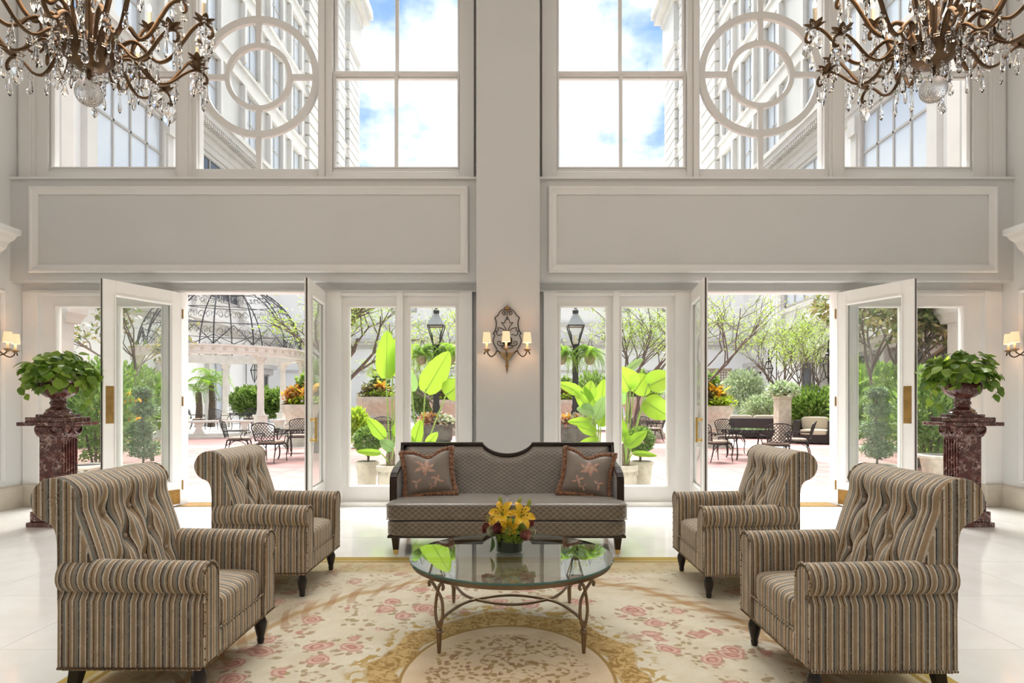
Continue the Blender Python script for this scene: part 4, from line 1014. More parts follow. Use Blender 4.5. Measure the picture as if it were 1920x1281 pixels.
def make_chandelier(label, loc, rz, seed):
    t = thing('chandelier', label, 'chandelier', loc, rz, 'bronze and crystal chandeliers'); rnd = random.Random(seed)
    MB().lathe([(1e-4, -.075), (.03, -.072), (.075, -.055), (.115, -.02), (.14, .02), (.147, .045), (.152, .05), (.146, .055), (.13, .03), (1e-4, -.02)], 32).build('bowl', M['bronze'], t, smooth=True, angle=50)
    MB().tube([(.158*math.cos(a), .158*math.sin(a), .052) for a in [2*PI*q/32 for q in range(32)]], .009, 6, closed=True).build('glass_rim', M['crystal'], t, smooth=True)
    MB().tube([(0, 0, -.11), (0, 0, .9)], .015, 10).build('rod', M['bronze'], t, smooth=True)
    MB().lathe([(.02, .10), (.045, .16), (.075, .26), (.085, .34), (.06, .42), (.03, .48), (.04, .54), (.025, .6)], 12).build('glass_baluster', M['crystal'], t)
    for j in range(4):
        a = j*PI/2+.5; c, s = math.cos(a), math.sin(a)
        MB().tube(spl([(.06*c, .06*s, .03), (.08*c, .08*s, .25), (.12*c, .12*s, .52), (.09*c, .09*s, .8), (.015*c, .015*s, .95)], 5), .012, 6).build('stay', M['bronze'], t, smooth=True)
    MB().tube([(0, 0, .9), (0, 0, ZC-loc[2])], .009, 8).build('hanging_rod', M['bronze'], t)
    MB().lathe([(1e-4, 0), (.1, 0), (.09, -.03), (.03, -.06), (1e-4, -.07)], 20, (0, 0, ZC-loc[2])).build('ceiling_rose', M['bronze'], t, smooth=True)
    def hang(me, p, par, s=1, nm='crystal_drop', bead=True):
        p = Vector(p)
        if bead:
            link('crystal_bead', ME['bead'], None, par, loc=p, rot=(0, 0, rnd.uniform(0, 3)), scale=s); p = p+Vector((0, 0, -.042*s))
        link(nm, me, None, par, loc=p, rot=(rnd.uniform(-.06, .06), rnd.uniform(-.06, .06), rnd.uniform(0, 6.28)), scale=s)
    kinds = (('drop', 'crystal_drop'), ('leaf', 'crystal_pendant'), ('spear', 'crystal_spear'))
    for me, path, n, ph, cup in (('a1', pa1, 8, 0, (.665, .292)), ('a2', pa2, 8, PI/8, (.60, .108)), ('a3', pa3, 6, .2, (.495, .482))):
        for j in range(n):
            a = ph+2*PI*j/n
            ar = link('arm', ME[me], None, t, rot=(0, 0, a))
            if me == 'a1': link('scroll', loop_me, None, ar)
            link('leaf_cup', ME['cup'], None, ar, loc=(cup[0], 0, cup[1]+.012))
            if me != 'a2':
                link('candle_sleeve', ME['candle'], None, ar, loc=(cup[0], 0, cup[1]+.02)); link('bulb', ME['bulb'], None, ar, loc=(cup[0], 0, cup[1]+.122))
            idx = [int(len(path)*f) for f in ((.22, .36, .52, .66, .80, .985) if me != 'a3' else (.45, .7, .985))]
            for ii in idx:
                k = rnd.choice(kinds); hang(ME[k[0]], path[min(ii, len(path)-1)]-Vector((0, 0, .008)), ar, rnd.uniform(.85, 1.2), k[1])
            for sgn in (-1, 1):
                k = rnd.choice(kinds); hang(ME[k[0]], (cup[0]+.02, sgn*.05, cup[1]+.01), ar, rnd.uniform(.8, 1.1), k[1])
            if me != 'a2': link('crystal_rosette', ME['rosette'], None, ar, loc=(cup[0]+.05, 0, cup[1]-.02), rot=(0, PI/2, 0))
    for j in range(14):
        a = 2*PI*j/14; hang(ME['drop'], (.158*math.cos(a), .158*math.sin(a), .045), t, .9)
    for j in range(9):
        a = 2*PI*j/9; hang(ME['spear' if j % 2 else 'drop'], (.085*math.cos(a), .085*math.sin(a), -.07), t, .8)
    # cut-crystal ball finial
    me = bpy.data.meshes.new('crystal_ball'); bm = bmesh.new(); bmesh.ops.create_icosphere(bm, subdivisions=3, radius=.078); bm.to_mesh(me); bm.free()
    link('crystal_ball', me, M['ball'], t, loc=(0, 0, -.205)); MB().tube([(0, 0, -.07), (0, 0, -.14)], .006, 6).build('neck', M['bronze'], t)
    l = bpy.data.lights.new('chandelier_glow', 'POINT'); l.energy = 30; l.color = (1, .72, .45); l.shadow_soft_size = .45
    lo = bpy.data.objects.new('chandelier_glow', l); COL.objects.link(lo); lo.parent = t; lo.location = (0, 0, .75)
    return t
bm_ = bpy.data.materials.new('beaded_crystal'); bm_.use_nodes = True; N = NT(bm_.node_tree); b_ = N.n['Principled BSDF']
b_.inputs['Base Color'].default_value = (1, 1, 1, 1); b_.inputs['Roughness'].default_value = .0; b_.inputs['Transmission Weight'].default_value = 1.0; b_.inputs['IOR'].default_value = 1.5
N.l.new(N.bump(N.vor(N.coord('Object'), 90), .8, .004), b_.inputs['Normal']); M['ball'] = bm_
make_chandelier('bronze chandelier hung with crystals at the upper left', (XX(167, 3.8), 3.8, ZZ(113, 3.8)), .15, 3)
make_chandelier('bronze chandelier hung with crystals at the upper right', (XX(1750, 3.8), 3.8, ZZ(106, 3.8)), .5, 8)
# ================================================================== COURTYARD
G = -.08
def gy(z_px): return (EYE-G)*F/(z_px-HY)
S(MB().box(-40, 40, 7.98, 80, G-.3, G-.012), 'ground', M['paleband'], 'pale joints under the courtyard paving')
pv = struct('pavement', label='red square pavers of the courtyard with pale bands')
pm = MB().box(-.445, .445, -.445, .445, -.03, 0).mesh('paver'); pm.materials.append(M['paver'])
pw = MB().box(-.446, .446, -.446, .446, -.03, 0).mesh('pale_paver'); pw.materials.append(M['paleband'])
far = {0: MB(), 1: MB()}; cells = []
for i in range(-20, 20):
    for j in range(0, 26):
        x, y = .45+i*.9, 8.45+j*.9
        pale = j < 2 or i in (-9, 8) or j == 12
        vis = (min(abs((x/y)-t) for t in (-.42, .42)) < .14) or abs(x/y) < .28
        cells.append((0 if vis and j < 14 else 1, y, abs(x), x, pale))
cells.sort(); cnt = {0: 0, 1: 0}
for v, y, _, x, pale in cells:
    if cnt[pale] < 290 and v == 0:
        cnt[pale] += 1; link('pale_paver' if pale else 'paver', pw if pale else pm, None, pv, loc=(x, y, G))
    else: far[pale].box(x-.445, x+.445, y-.445, y+.445, G-.03, G)
tag(far[0].build('far_pavers', M['paver'], pv, fix=False), kind='stuff'); tag(far[1].build('far_pale_pavers', M['paleband'], pv, fix=False), kind='stuff')
# ------------------------------------------------------------------ buildings
AX, ZBK, ZEND = 18.0, 48.0, 71.0
def facade(s, label):
    b = thing('hotel_wing', label, 'building', (s*AX, 0, G)); sx = s
    def bx(m, d0, d1, y0, y1, z0, z1): return m.box(min(-sx*d0, -sx*d1), max(-sx*d0, -sx*d1), y0, y1, z0, z1)   # d = how far it stands out towards the court
    def part(nm, mt, *bs, **k):
        m = MB()
        for q in bs: bx(m, *q)
        return m.build(nm, mt, b, **k)
    H = 47
    part('wall', M['bldg'], (-9, 0, 13, ZEND, 0, H))
    part('lower_wall', M['whitebrick'], (0, .008, 13, ZBK, 0, 16.1))
    part('cornice', M['bldgtrim'], (0, .25, 13, ZBK, 5.55, 5.8), (0, .5, 13, ZBK, 5.8, 6.05), (0, .65, 13, ZBK, 6.05, 6.3))
    part('architrave', M['bldgtrim'], (0, .2, 13, ZEND, 16.1, 16.5), (0, .26, 13, ZEND, 16.5, 16.95))
    part('main_cornice', M['bldgtrim'], (0, .45, 13, ZEND, 16.95, 17.2), (0, .85, 13, ZEND, 17.45, 17.8), (0, .98, 13, ZEND, 17.8, 18.1))
    den = MB()
    for i in range(150): y = 22+i*.24; bx(den, .4, .8, y, y+.12, 17.2, 17.45)
    tag(den.build('dentils', M['bldgtrim'], b, fix=False), kind='stuff')
    # tall windows of the first storey, with pilasters between
    def win(y0, y1, z0, z1, nv, nh, glass, d=-.0, reveal=.35):
        w = MB(); fw = .12
        for q in ((y0, y0+fw), (y1-fw, y1)): bx(w, -.02, .10, q[0], q[1], z0, z1)
        bx(w, -.02, .10, y0, y1, z0, z0+fw); bx(w, -.02, .10, y0, y1, z1-fw, z1)
        for i in range(1, nv): y = y0+(y1-y0)*i/nv; bx(w, -.02, .08, y-.05, y+.05, z0, z1)
        for z in ([z0+(z1-z0)*i/nh for i in range(1, nh)] if nh < 9 else (14.1, 11.0)): bx(w, -.02, .08, y0, y1, z-.06, z+.06)
        o = w.build('window', M['wframe'], b, fix=False)
        g = MB(); bx(g, .01, .025, y0+.05, y1-.05, z0+.05, z1-.05); g.build('glass', glass, o, fix=False)
    for y0 in (17.6, 26.5, 35.4):
        win(y0, y0+5.1, 7.6, 15.9, 4, 9, M['bglass'] if s > 0 or y0 < 30 else M['shutter'])
        for yy in (y0-.75, y0+5.3): part('pilaster', M['bldgtrim'], (0, .3, yy, yy+.5, 6.3, 15.6), (0, .42, yy-.08, yy+.58, 15.2, 16.1), (0, .42, yy-.08, yy+.58, 6.3, 6.8))
        part('window_surround', M['bldgtrim'], (0, .22, y0-.2, y0, 7.4, 16.1), (0, .22, y0+5.1, y0+5.3, 7.4, 16.1), (0, .3, y0-.2, y0+5.3, 7.2, 7.5))
    # tower: bands and sash windows
    cols = (28.6, 32.8, 36.4, 42.3, 46.6, 50.9); P = 5.45
    for k in range(0, 6):
        z = 22.5+P*k; part('string_course', M['bldgtrim'], (0, .22, 13, ZEND, z, z+.2), (0, .12, 13, ZEND, z+.2, z+1.0), (0, .22, 13, ZEND, z+1.0, z+1.25))
    for k in range(-1, 5):
        for y in cols:
            z0 = (22.5+P*k)+1.45; z1 = 22.5+P*(k+1)-.3
            if z0 > EYE+770*(y+2)/F: continue
            # deep reveal around the window
            part('window_surround', M['bldgtrim'], (0, .34, y-1.42, y-1.1, z0, z1), (0, .34, y+1.1, y+1.42, z0, z1), (0, .34, y-1.42, y+1.42, z1, z1+.22))
            win(y-1.1, y+1.1, z0, z1, 2, 2, M['bglass'])
    # rusticated end pavilion
    for y0, y1, d in ((53.6, 57.6, .42), (62.6, 65.0, .42), (66.8, ZEND+.25, .42)):
        for i in range(27):
            z = 18.3+i*1.07; part('stone_course', M['bldgtrim'], (0, d, y0, y1, z, z+.87))
    for k in range(-1, 5): 
        z0 = (22.5+P*k)+1.45; win(65.1, 66.7, z0, z0+3.6, 1, 2, M['bglass'])
    part('top_cornice', M['bldgtrim'], (0, .8, 52, ZEND+.5, 44.6, 45.4), (0, 1.4, 52, ZEND+1.2, 45.4, 46.2), (0, 1.7, 52, ZEND+1.5, 46.2, 47.2), (0, .6, 66.5, ZEND+.45, 40.2, 44.6))
    return b, bx, part, win
bL, bxL, partL, winL = facade(-1, 'tall pale stone wing along the courtyard\'s left side')
bR, bxR, partR, winR = facade(1, 'tall pale stone wing along the courtyard\'s right side')
# ground floor of the wings
for y0 in (31.5, 36.5): winL(y0, y0+1.9, .3, 4.1, 2, 3, M['bglass']); partL('window_surround', M['bldgtrim'], (0, .3, y0-.35, y0, 0, 4.4), (0, .3, y0+1.9, y0+2.25, 0, 4.4), (0, .5, y0-.5, y0+2.4, 4.4, 4.8))
winL(43.8, 45.4, .1, 3.4, 1, 1, M['shutter']); partL('door_hood', M['bldgtrim'], (0, .3, 43.4, 45.8, 3.4, 3.8), (0, .55, 43.2, 46, 3.8, 4.1))
for y0 in (23.2, 26.3, 29.4, 32.5, 35.6): winR(y0, y0+2.7, .4, 3.9, 2, 1, M['shutter']); partR('column', M['bldg'], (0, .5, y0-.32, y0+.05, 0, 3.95))
partR('canopy_cornice', M['bldgtrim'], (0, .5, 22.5, 39, 3.95, 4.25), (0, .8, 22.5, 39, 4.25, 4.5), (0, 1.0, 22.5, 39, 4.5, 4.7))
winR(44.6, 46.2, .1, 3.6, 1, 1, M['shutter']); partR('door_hood', M['bldgtrim'], (0, .3, 44.2, 46.6, 3.6, 4.0), (0, .55, 44.0, 46.8, 4.0, 4.3))
bb = thing('rear_wing', 'low pale wing closing the far end of the courtyard', 'building', (0, ZBK, G))
MB().box(-AX, AX, 0, 8, 0, 15.5).build('wall', M['whitebrick'], bb)
MB().box(-AX, AX, -.25, 0, 5.55, 5.8).box(-AX, AX, -.5, 0, 5.8, 6.05).box(-AX, AX, -.65, 0, 6.05, 6.3).build('cornice', M['bldgtrim'], bb)
MB().box(-AX, AX, -.3, 0, 7.3, 7.55).build('string_course', M['bldgtrim'], bb); MB().box(-AX, AX, -.12, 0, 3.7, 3.9).build('string_course', M['bldgtrim'], bb)
MB().box(-AX, AX, -.8, 0, 15.0, 15.6).build('parapet', M['bldgtrim'], bb)
for x in (-13, -8.4, 8.2, 12.6):
    o = MB().box(x-1, x+1, -.12, 0, 8.4, 12).build('window', M['wframe'], bb); MB().box(x-.85, x-.05, -.14, -.1, 8.55, 11.9).box(x+.05, x+.85, -.14, -.1, 8.55, 11.9).build('glass', M['bglass'], o)
for s, nm in ((-1, 'left'), (1, 'right')):   # near return of the building beside the outer windows
    r = thing('corner_pilaster', 'tall pale stone pilaster outside the far %s window' % nm, 'pilaster', (XX(118 if s < 0 else 1797, 12.6), 12.6, G))
    MB().box(-.12 if s > 0 else -3, 3 if s > 0 else .12, -1.5, .0, 0, 19).build('shaft', M['bldg'], r)
    MB().box(-.2, .2, -.35, .12, 0, .5).build('base', M['bldgtrim'], r); MB().box(-.18, .18, -.3, .08, .5, 19).build('pilaster_face', M['bldgtrim'], r, bevel=.02)
    MB().lathe([(.30, 3.0), (.34, 3.1), (.42, 3.2), (.44, 3.35)], 4, (0, 0, 0), phase=PI/4).build('capital', M['bldgtrim'], r)
# ------------------------------------------------------------------ garden furniture
M['cushion'] = PM('leopard_cushion', (.46, .36, .28), .8, var=(60, .75, (.10, .06, .045)))
def bez(pts, r, nm, par, mat=None, n=6, cnt=6): return MB().tube(spl(pts, n), r, cnt).build(nm, mat or M['iron'], par, smooth=True)
def make_chair(label, loc, rz, group):
    t = thing('garden_chair', label, 'chair', loc, rz, group)
    def by(z): return .24+(z-.44)*.30
    def pt(x, z): return Vector((x, by(z)-.10*(1-(x/.27)**2)*0+.05*(1-(abs(x)/.27)**2), z))
    out = [pt(-.22, .50), pt(-.245, .65), pt(-.27, .84), pt(-.15, .905), pt(0, .925), pt(.15, .905), pt(.27, .84), pt(.245, .65), pt(.22, .50)]
    bez(out, .014, 'back_frame', t); MB().tube([pt(-.22, .52), pt(0, .51), pt(.22, .52)], .011, 6).build('back_rail', M['iron'], t)
    m = MB()
    def wd(z): return .22+.05*min(1, max(0, (z-.5)/.34))
    def zt(x): return .925-.085*(abs(x)/.27)**2
    for k in range(-8, 9):
        for sg in (-1, 1):
            pts = []
            for i in range(13):
                z = .52+.40*i/12; x = k*.072+sg*(z-.72)*.9
                if abs(x) <= wd(z) and z <= zt(x): pts.append(pt(x, z))
            if len(pts) > 1: m.tube(pts, .0075, 4)
    m.build('lattice', M['iron'], t)
    sq(MB(), (0, -.02, .47), (.245, .235, .035), 5, 8, .015).build('seat_cushion', M['cushion'], t, smooth=True, angle=180)
    MB().tube(spl([(-.25, .22, .435), (-.26, -.2, .435), (-.18, -.27, .435), (.18, -.27, .435), (.26, -.2, .435), (.25, .22, .435)], 4), .016, 6, closed=True).build('seat_frame', M['iron'], t, smooth=True)
    for s in (-1, 1):
        bez([(s*.25, by(.66), .66), (s*.29, .12, .655), (s*.30, -.08, .66), (s*.30, -.2, .655), (s*.29, -.245, .62), (s*.285, -.215, .59), (s*.29, -.19, .61)], .012, 'arm', t)
        bez([(s*.29, -.15, .64), (s*.285, -.1, .54), (s*.255, -.13, .44)], .010, 'arm_support', t)
        bez([(s*.235, -.23, .44), (s*.262, -.265, .32), (s*.245, -.255, .15), (s*.25, -.275, .02)], [.019]*6+[.014]*6+[.011]*6+[.013], 'leg', t)
        bez([(s*.22, .22, .45), (s*.235, .25, .30), (s*.235, .29, .14), (s*.25, .34, .02)], [.017]*6+[.014]*6+[.011]*6+[.013], 'leg', t)
        bez([(s*.25, -.24, .30), (s*.252, -.12, .39), (s*.25, 0, .42), (s*.245, .12, .39), (s*.238, .24, .30)], .009, 'brace', t)
    return t
def make_table(label, loc, R, group):
    t = thing('garden_table', label, 'table', loc, 0, group)
    MB().lathe([(R, .735), (1e-4, .735)], 40, caps=False).build('glass_top', M['tglass'], t)
    MB().tube([(R*math.cos(a), R*math.sin(a), .725) for a in [2*PI*i/40 for i in range(40)]], .014, 6, closed=True).build('rim', M['iron'], t, smooth=True)
    m = MB()
    for i in range(28):
        a = 2*PI*i/28; c = Vector((R*.97*math.cos(a), R*.97*math.sin(a), .685)); tn = Vector((-math.sin(a), math.cos(a), 0))
        m.tube([c+tn*.035*math.cos(u)+Vector((0, 0, .035*math.sin(u))) for u in [2*PI*j/8 for j in range(8)]], .007, 4, closed=True)
    m.tube([(R*.97*math.cos(a), R*.97*math.sin(a), .645) for a in [2*PI*i/40 for i in range(40)]], .010, 5, closed=True); m.build('apron', M['iron'], t)
    for k in range(4):
        a = k*PI/2+.75; c = Vector((math.cos(a), math.sin(a), 0))
        bez([c*R*.93+Vector((0, 0, .69)), c*R*.93+Vector((0, 0, .5)), c*R*.85+Vector((0, 0, .3)), c*R*.84+Vector((0, 0, .12)), c*R*.9+Vector((0, 0, .01))], .018, 'leg', t)
        bez([c*R*.9+Vector((0, 0, .45)), c*R*.7+Vector((0, 0, .62)), c*R*.45+Vector((0, 0, .69))], .010, 'brace', t)
    return t
tb = make_table('round iron patio table behind the left edge-on door', (XX(563, 15.4), 15.4, G), .62, 'iron patio tables')
gc = make_chair('iron lattice chair with its back to the camera, seen through the left doorway', (XX(508, 14.2), 14.2, G), PI-.12, 'iron lattice garden chairs')
CH = [(447, 15.7, PI/2+.25, 'iron lattice chair turned sideways left of the patio table, left doorway'), (560, 17.0, .25, 'iron lattice chair behind the patio table, left doorway'),
      (1342, 14.3, PI/2+.35, 'iron lattice chair left of the round patio table, right doorway'), (1370, 16.6, .15, 'iron lattice chair behind the round patio table, right doorway'),
      (1455, 13.7, PI-.22, 'iron lattice chair with its back to the camera, right doorway'), (1494, 15.1, -PI/2-.5, 'iron lattice chair right of the round patio table, right doorway'),
      (690, 21.0, PI/2+.3, 'iron lattice chair turned sideways, behind the left potted boxwood'), (722, 20.2, PI, 'iron lattice chair half hidden by the tall left banana-like stems'),
      (1199, 20.6, PI-.1, 'iron lattice chair behind the right potted boxwood, back to the camera'), (1226, 21.4, -PI/2-.2, 'iron lattice chair turned sideways above the right potted boxwood')]
for px, y, rz, lab in CH: dup(gc, lab, (XX(px, y), y, G), rz)
dup(tb, 'round iron patio table seen through the right doorway', (XX(1402, 15.1), 15.1, G))
dup(tb, 'round iron patio table far behind the left potted boxwood', (XX(725, 22), 22, G)); dup(tb, 'round iron patio table far behind the right potted boxwood', (XX(1205, 22.4), 22.4, G))
# ------------------------------------------------------------------ gazebo
GX, GY_, GR = -12.6, 27.0, 3.25
gz = thing('gazebo', 'white stone gazebo with an open wrought iron dome', 'gazebo', (GX, GY_, G))
MB().lathe([(3.85, 0), (3.85, .09), (3.55, .09), (3.55, .19), (1e-4, .19)], 48).build('platform', M['limestone'], gz)
for k in range(7):
    a = math.radians(-92+k*360/7); x, y = GR*math.cos(a), GR*math.sin(a)
    cl = thing('column', None, None, (x, y, .19), a); cl.parent = gz
    MB().box(-.24, .24, -.24, .24, 0, .12).box(-.2, .2, -.2, .2, .12, .62).box(-.23, .23, -.23, .23, .62, .70).build('pedestal', M['limestone'], cl, bevel=.01)
    n = 32; m = MB()
    for r, z in ((.17, .70), (.17, .76), (.14, .79), (.155, .83), (.13, .88), (.13, 1.6), (.112, 2.75)):
        for j in range(n):
            u = 2*PI*j/n; rr = r*(1+(.05*math.cos(8*u*2) if z > .87 else 0)); m.v.append((rr*math.cos(u), rr*math.sin(u), z))
    for i in range(6):
        for j in range(n): m.f.append((i*n+j, i*n+(j+1) % n, i*n+n+(j+1) % n, i*n+n+j))
    m.build('shaft', M['limestone'], cl, smooth=True)
    m = MB().lathe([(.112, 2.75), (.15, 2.77), (.13, 2.80), (.15, 2.88), (.19, 2.98), (.21, 3.03)], 16)
    for j in range(8):
        u = 2*PI*j/8; c, s = math.cos(u), math.sin(u); m.tube([(.13*c, .13*s, 2.82), (.17*c, .17*s, 2.9), (.23*c, .23*s, 2.97), (.22*c, .22*s, 2.93)], .022, 5)
    m.box(-.23, .23, -.23, .23, 3.02, 3.08); m.build('capital', M['limestone'], cl, smooth=True)
er = thing('entablature', None, None, (0, 0, 0)); er.parent = gz
MB().lathe([(GR-.22, 3.27), (GR+.22, 3.27), (GR+.22, 3.36), (GR+.25, 3.37), (GR+.25, 3.55), (GR+.32, 3.57), (GR+.32, 3.64), (GR-.22, 3.64), (GR-.22, 3.27)], 70, caps=False).build('ring_beam', M['limestone'], er)
ros = MB().lathe([(1e-4, .02), (.05, .015), (.07, 0)], 8).mesh('rosette'); ros.materials.append(M['stone'])
for i in range(56):
    a = 2*PI*i/56
    if math.sin(a) < .2: link('rosette', ros, None, er, loc=((GR+.25)*math.cos(a), (GR+.25)*math.sin(a), 3.46), rot=(0, PI/2, a))
M['domeiron'] = PM('dome_iron', (.045, .045, .05), .5, .3)
dm = thing('dome', None, None, (0, 0, 3.62)); dm.parent = gz
DH = 3.0
def dome(a, e, k=1): return Vector((GR*k*math.cos(e)*math.cos(a), GR*k*math.cos(e)*math.sin(a), DH*k*math.sin(e)))
for i in range(14):
    a = 2*PI*i/14+.1; MB().tube([dome(a, e*PI/2/14) for e in range(15)], .028, 5).build('rib', M['domeiron'], dm, smooth=True)
for e in (.0, .30, .55, .8, 1.1, 1.35): MB().tube([dome(2*PI*i/56, e) for i in range(56)], .016 if e else .03, 5, closed=True).build('hoop', M['domeiron'], dm, smooth=True)
for i in range(14):
    a0 = 2*PI*i/14+.1; da = PI/14
    MB().tube([dome(a0, .02), dome(a0+da, .27), dome(a0+2*da, .02)], .022, 4).build('zigzag_bar', M['domeiron'], dm)
    MB().tube([dome(a0-da*.0+da, .02), dome(a0+2*da, .14), dome(a0+3*da, .02)], .016, 4).build('zigzag_bar', M['domeiron'], dm)
scr = MB()
for i in range(28):
    for e in (.42, .68, .95, 1.22, .16):
        a = 2*PI*(i+.5)/28+.1; 
        for sg in (-1, 1):
            r0 = .035*(1.2 if e < .9 else .8)
            scr.tube([dome(a+sg*(r0+.045*math.cos(u)*(1-u/9))/max(.35, math.cos(e))*.9, e+.075*math.sin(u)*(1-u/9)) for u in [j*.75 for j in range(9)]], .010, 3)
tag(scr.build('scrollwork', M['domeiron'], dm, fix=False), kind='stuff')
MB().lathe([(.12, 2.98), (.05, 3.1), (.09, 3.2), (1e-4, 3.5)], 10).build('finial', M['domeiron'], dm, smooth=True)
for i, (a, lab) in enumerate(((-66, 'curved-leg stone bench between the front columns of the gazebo'), (-14, 'stone bench at the right side of the gazebo'), (-118, 'stone bench at the left side of the gazebo'))):
    a = math.radians(a); t = thing('stone_bench', lab, 'bench', (GX+3.3*math.cos(a), GY_+3.3*math.sin(a), G+.19), a+PI/2, 'stone benches of the gazebo')
    MB().box(-1.15, 1.15, -.2, .2, .42, .50).build('seat_slab', M['limestone'], t, bevel=.02)
    for x in (-.8, .8): MB().prism([(x-.2, 0), (x+.2, 0), (x+.17, .06), (x+.1, .2), (x+.17, .42), (x-.17, .42), (x-.1, .2), (x-.17, .06)], -.15, .15, 'y').build('support', M['limestone'], t, bevel=.01)
dup(tb, 'round iron table standing inside the gazebo', (XX(458, 27.2), 27.2, G+.19))
for px, y, rz, lab in ((372, 26.6, PI/2+.4, 'iron lattice chair at the left inside the gazebo'), (412, 25.6, PI-.1, 'iron lattice chair inside the gazebo, back to the camera'), (470, 28.6, .2, 'iron lattice chair on the far side of the gazebo table')):
    dup(gc, lab, (XX(px, y), y, G+.19), rz)
# ================================================================== GARDEN: LAMPS, PLANTERS, PLANTS
def leafcloud(m, pts, size, rnd, droop=.3, aspect=.45, fold=.15, up=None):
    for p in pts:
        d = Vector((rnd.gauss(0, 1), rnd.gauss(0, 1), rnd.gauss(0, .7)-droop)).normalized() if up is None else (Vector(up(p))+Vector((rnd.gauss(0, .5), rnd.gauss(0, .5), rnd.gauss(0, .5)-droop))).normalized()
        n = Vector((rnd.gauss(0, .6), rnd.gauss(0, .6), 1)); s = d.cross(n)
        if s.length < 1e-3: continue
        s.normalize(); n = s.cross(d); L = size*rnd.uniform(.7, 1.3); w = L*aspect*.5; b = len(m.v); p = Vector(p)
        m.v += [tuple(p), tuple(p+d*L*.45+s*w+n*fold*w), tuple(p+d*L), tuple(p+d*L*.45-s*w+n*fold*w)]
        m.f += [(b, b+1, b+2), (b, b+2, b+3)]
    return m
def ellip(c, r, n, rnd, shell=.55):
    out = []
    for i in range(n):
        v = Vector((rnd.gauss(0, 1), rnd.gauss(0, 1), rnd.gauss(0, 1))).normalized()*(shell+(1-shell)*rnd.random())
        out.append(Vector((c[0]+v.x*r[0], c[1]+v.y*r[1], c[2]+v.z*r[2])))
    return out
L_ = {}
L_['box'] = leafmat('boxwood_leaf', (.08, .16, .035), (.24, .34, .10), .25, scale=14)
L_['fern'] = leafmat('fern_frond', (.14, .27, .03), (.28, .42, .06), .45, obj=True)
L_['bop'] = leafmat('bird_of_paradise_leaf', (.16, .34, .02), (.24, .42, .035), .62, .35, obj=True, tcol=(.38, .60, .05))
L_['bopg'] = leafmat('grey_green_leaf', (.16, .28, .12), (.24, .36, .16), .4, .35, obj=True)
L_['tree'] = leafmat('light_tree_leaf', (.20, .30, .05), (.34, .42, .09), .45, scale=2)
L_['mag'] = leafmat('magnolia_leaf', (.07, .13, .04), (.38, .29, .14), .2, .25, scale=3.5)
L_['shrub'] = leafmat('shrub_leaf', (.07, .14, .03), (.20, .28, .08), .35, scale=4)
L_['grey'] = leafmat('variegated_leaf', (.18, .24, .13), (.50, .54, .42), .3, scale=9)
L_['lime'] = leafmat('lime_foliage', (.34, .48, .03), (.48, .58, .06), .5, scale=6)
L_['dark'] = leafmat('dark_coleus', (.07, .02, .03), (.13, .06, .03), .3, scale=6)
L_['red'] = leafmat('croton_red', (.42, .06, .03), (.62, .26, .03), .4, scale=5)
L_['orange'] = leafmat('orange_croton', (.75, .28, .02), (.80, .48, .05), .45, scale=7)
L_['pinkwhite'] = leafmat('caladium', (.62, .58, .52), (.42, .10, .12), .3, scale=16)
L_['top'] = leafmat('topiary_leaf', (.07, .12, .06), (.16, .23, .11), .25, scale=12)
M['petiole'] = PM('petiole', (.26, .38, .08), .5); M['shell'] = PM('dry_sheath', (.30, .23, .16), .9, var=(20, .4)); M['potpale'] = PM('pale_terracotta', (.60, .54, .44), .85, var=(7, .25), bump=(30, .3))
M['lampglass'] = glassmat('lantern_glass', (.95, .96, .94), 1.4); M['zinc'] = PM('lantern_zinc', (.25, .26, .26), .4, .5)
# ---- pots
def pot(label, loc, R, H, style=0, name='stone_pot', mat=None):
    t = thing(name, label, 'planter', loc, 0, 'stone pots and planters'); m = mat or M['potpale']
    if style == 0: pr = [(R*.72, 0), (R*.74, .03*H), (R*.95, H*.84), (R*.96, H*.87), (R*1.08, H*.89), (R*1.1, H*.97), (R*1.04, H), (R*.9, H), (R*.86, H*.9), (1e-4, H*.9)]
    elif style == 1: pr = [(R*.8, 0), (R*.86, H*.06), (R*.8, H*.12), (R*.98, H*.5), (R*.96, H*.72), (R*.9, H*.78), (R*1.05, H*.82), (R*1.14, H*.9), (R*1.1, H*.98), (R*.95, H), (R*.85, H*.9), (1e-4, H*.9)]
    else: pr = [(R*.98, 0), (R*.98, H*.10), (R*.88, H*.14), (R*.86, H*.40), (R*.94, H*.44), (R*.94, H*.5), (R*.84, H*.54), (R*.92, H*.74), (R*1.02, H*.80), (R*1.08, H*.92), (R*1.04, H), (R*.9, H), (R*.88, H*.92), (1e-4, H*.92)]
    MB().lathe(pr, 32).build('body', m, t, smooth=True, angle=35)
    MB().lathe([(R*.9, H*.93), (1e-4, H*.94)], 20, caps=False).build('soil', M['soil'], t)
    if style == 1:
        g = MB()
        for i in range(10):
            a = 2*PI*i/10; c, s = math.cos(a), math.sin(a); g.tube([(R*1.0*c, R*1.0*s, H*.86), (R*1.07*math.cos(a+.3), R*1.07*math.sin(a+.3), H*.70), (R*1.0*math.cos(a+.6), R*1.0*math.sin(a+.6), H*.86)], R*.05, 5)
        g.build('swag_relief', m, t, smooth=True)
    return t
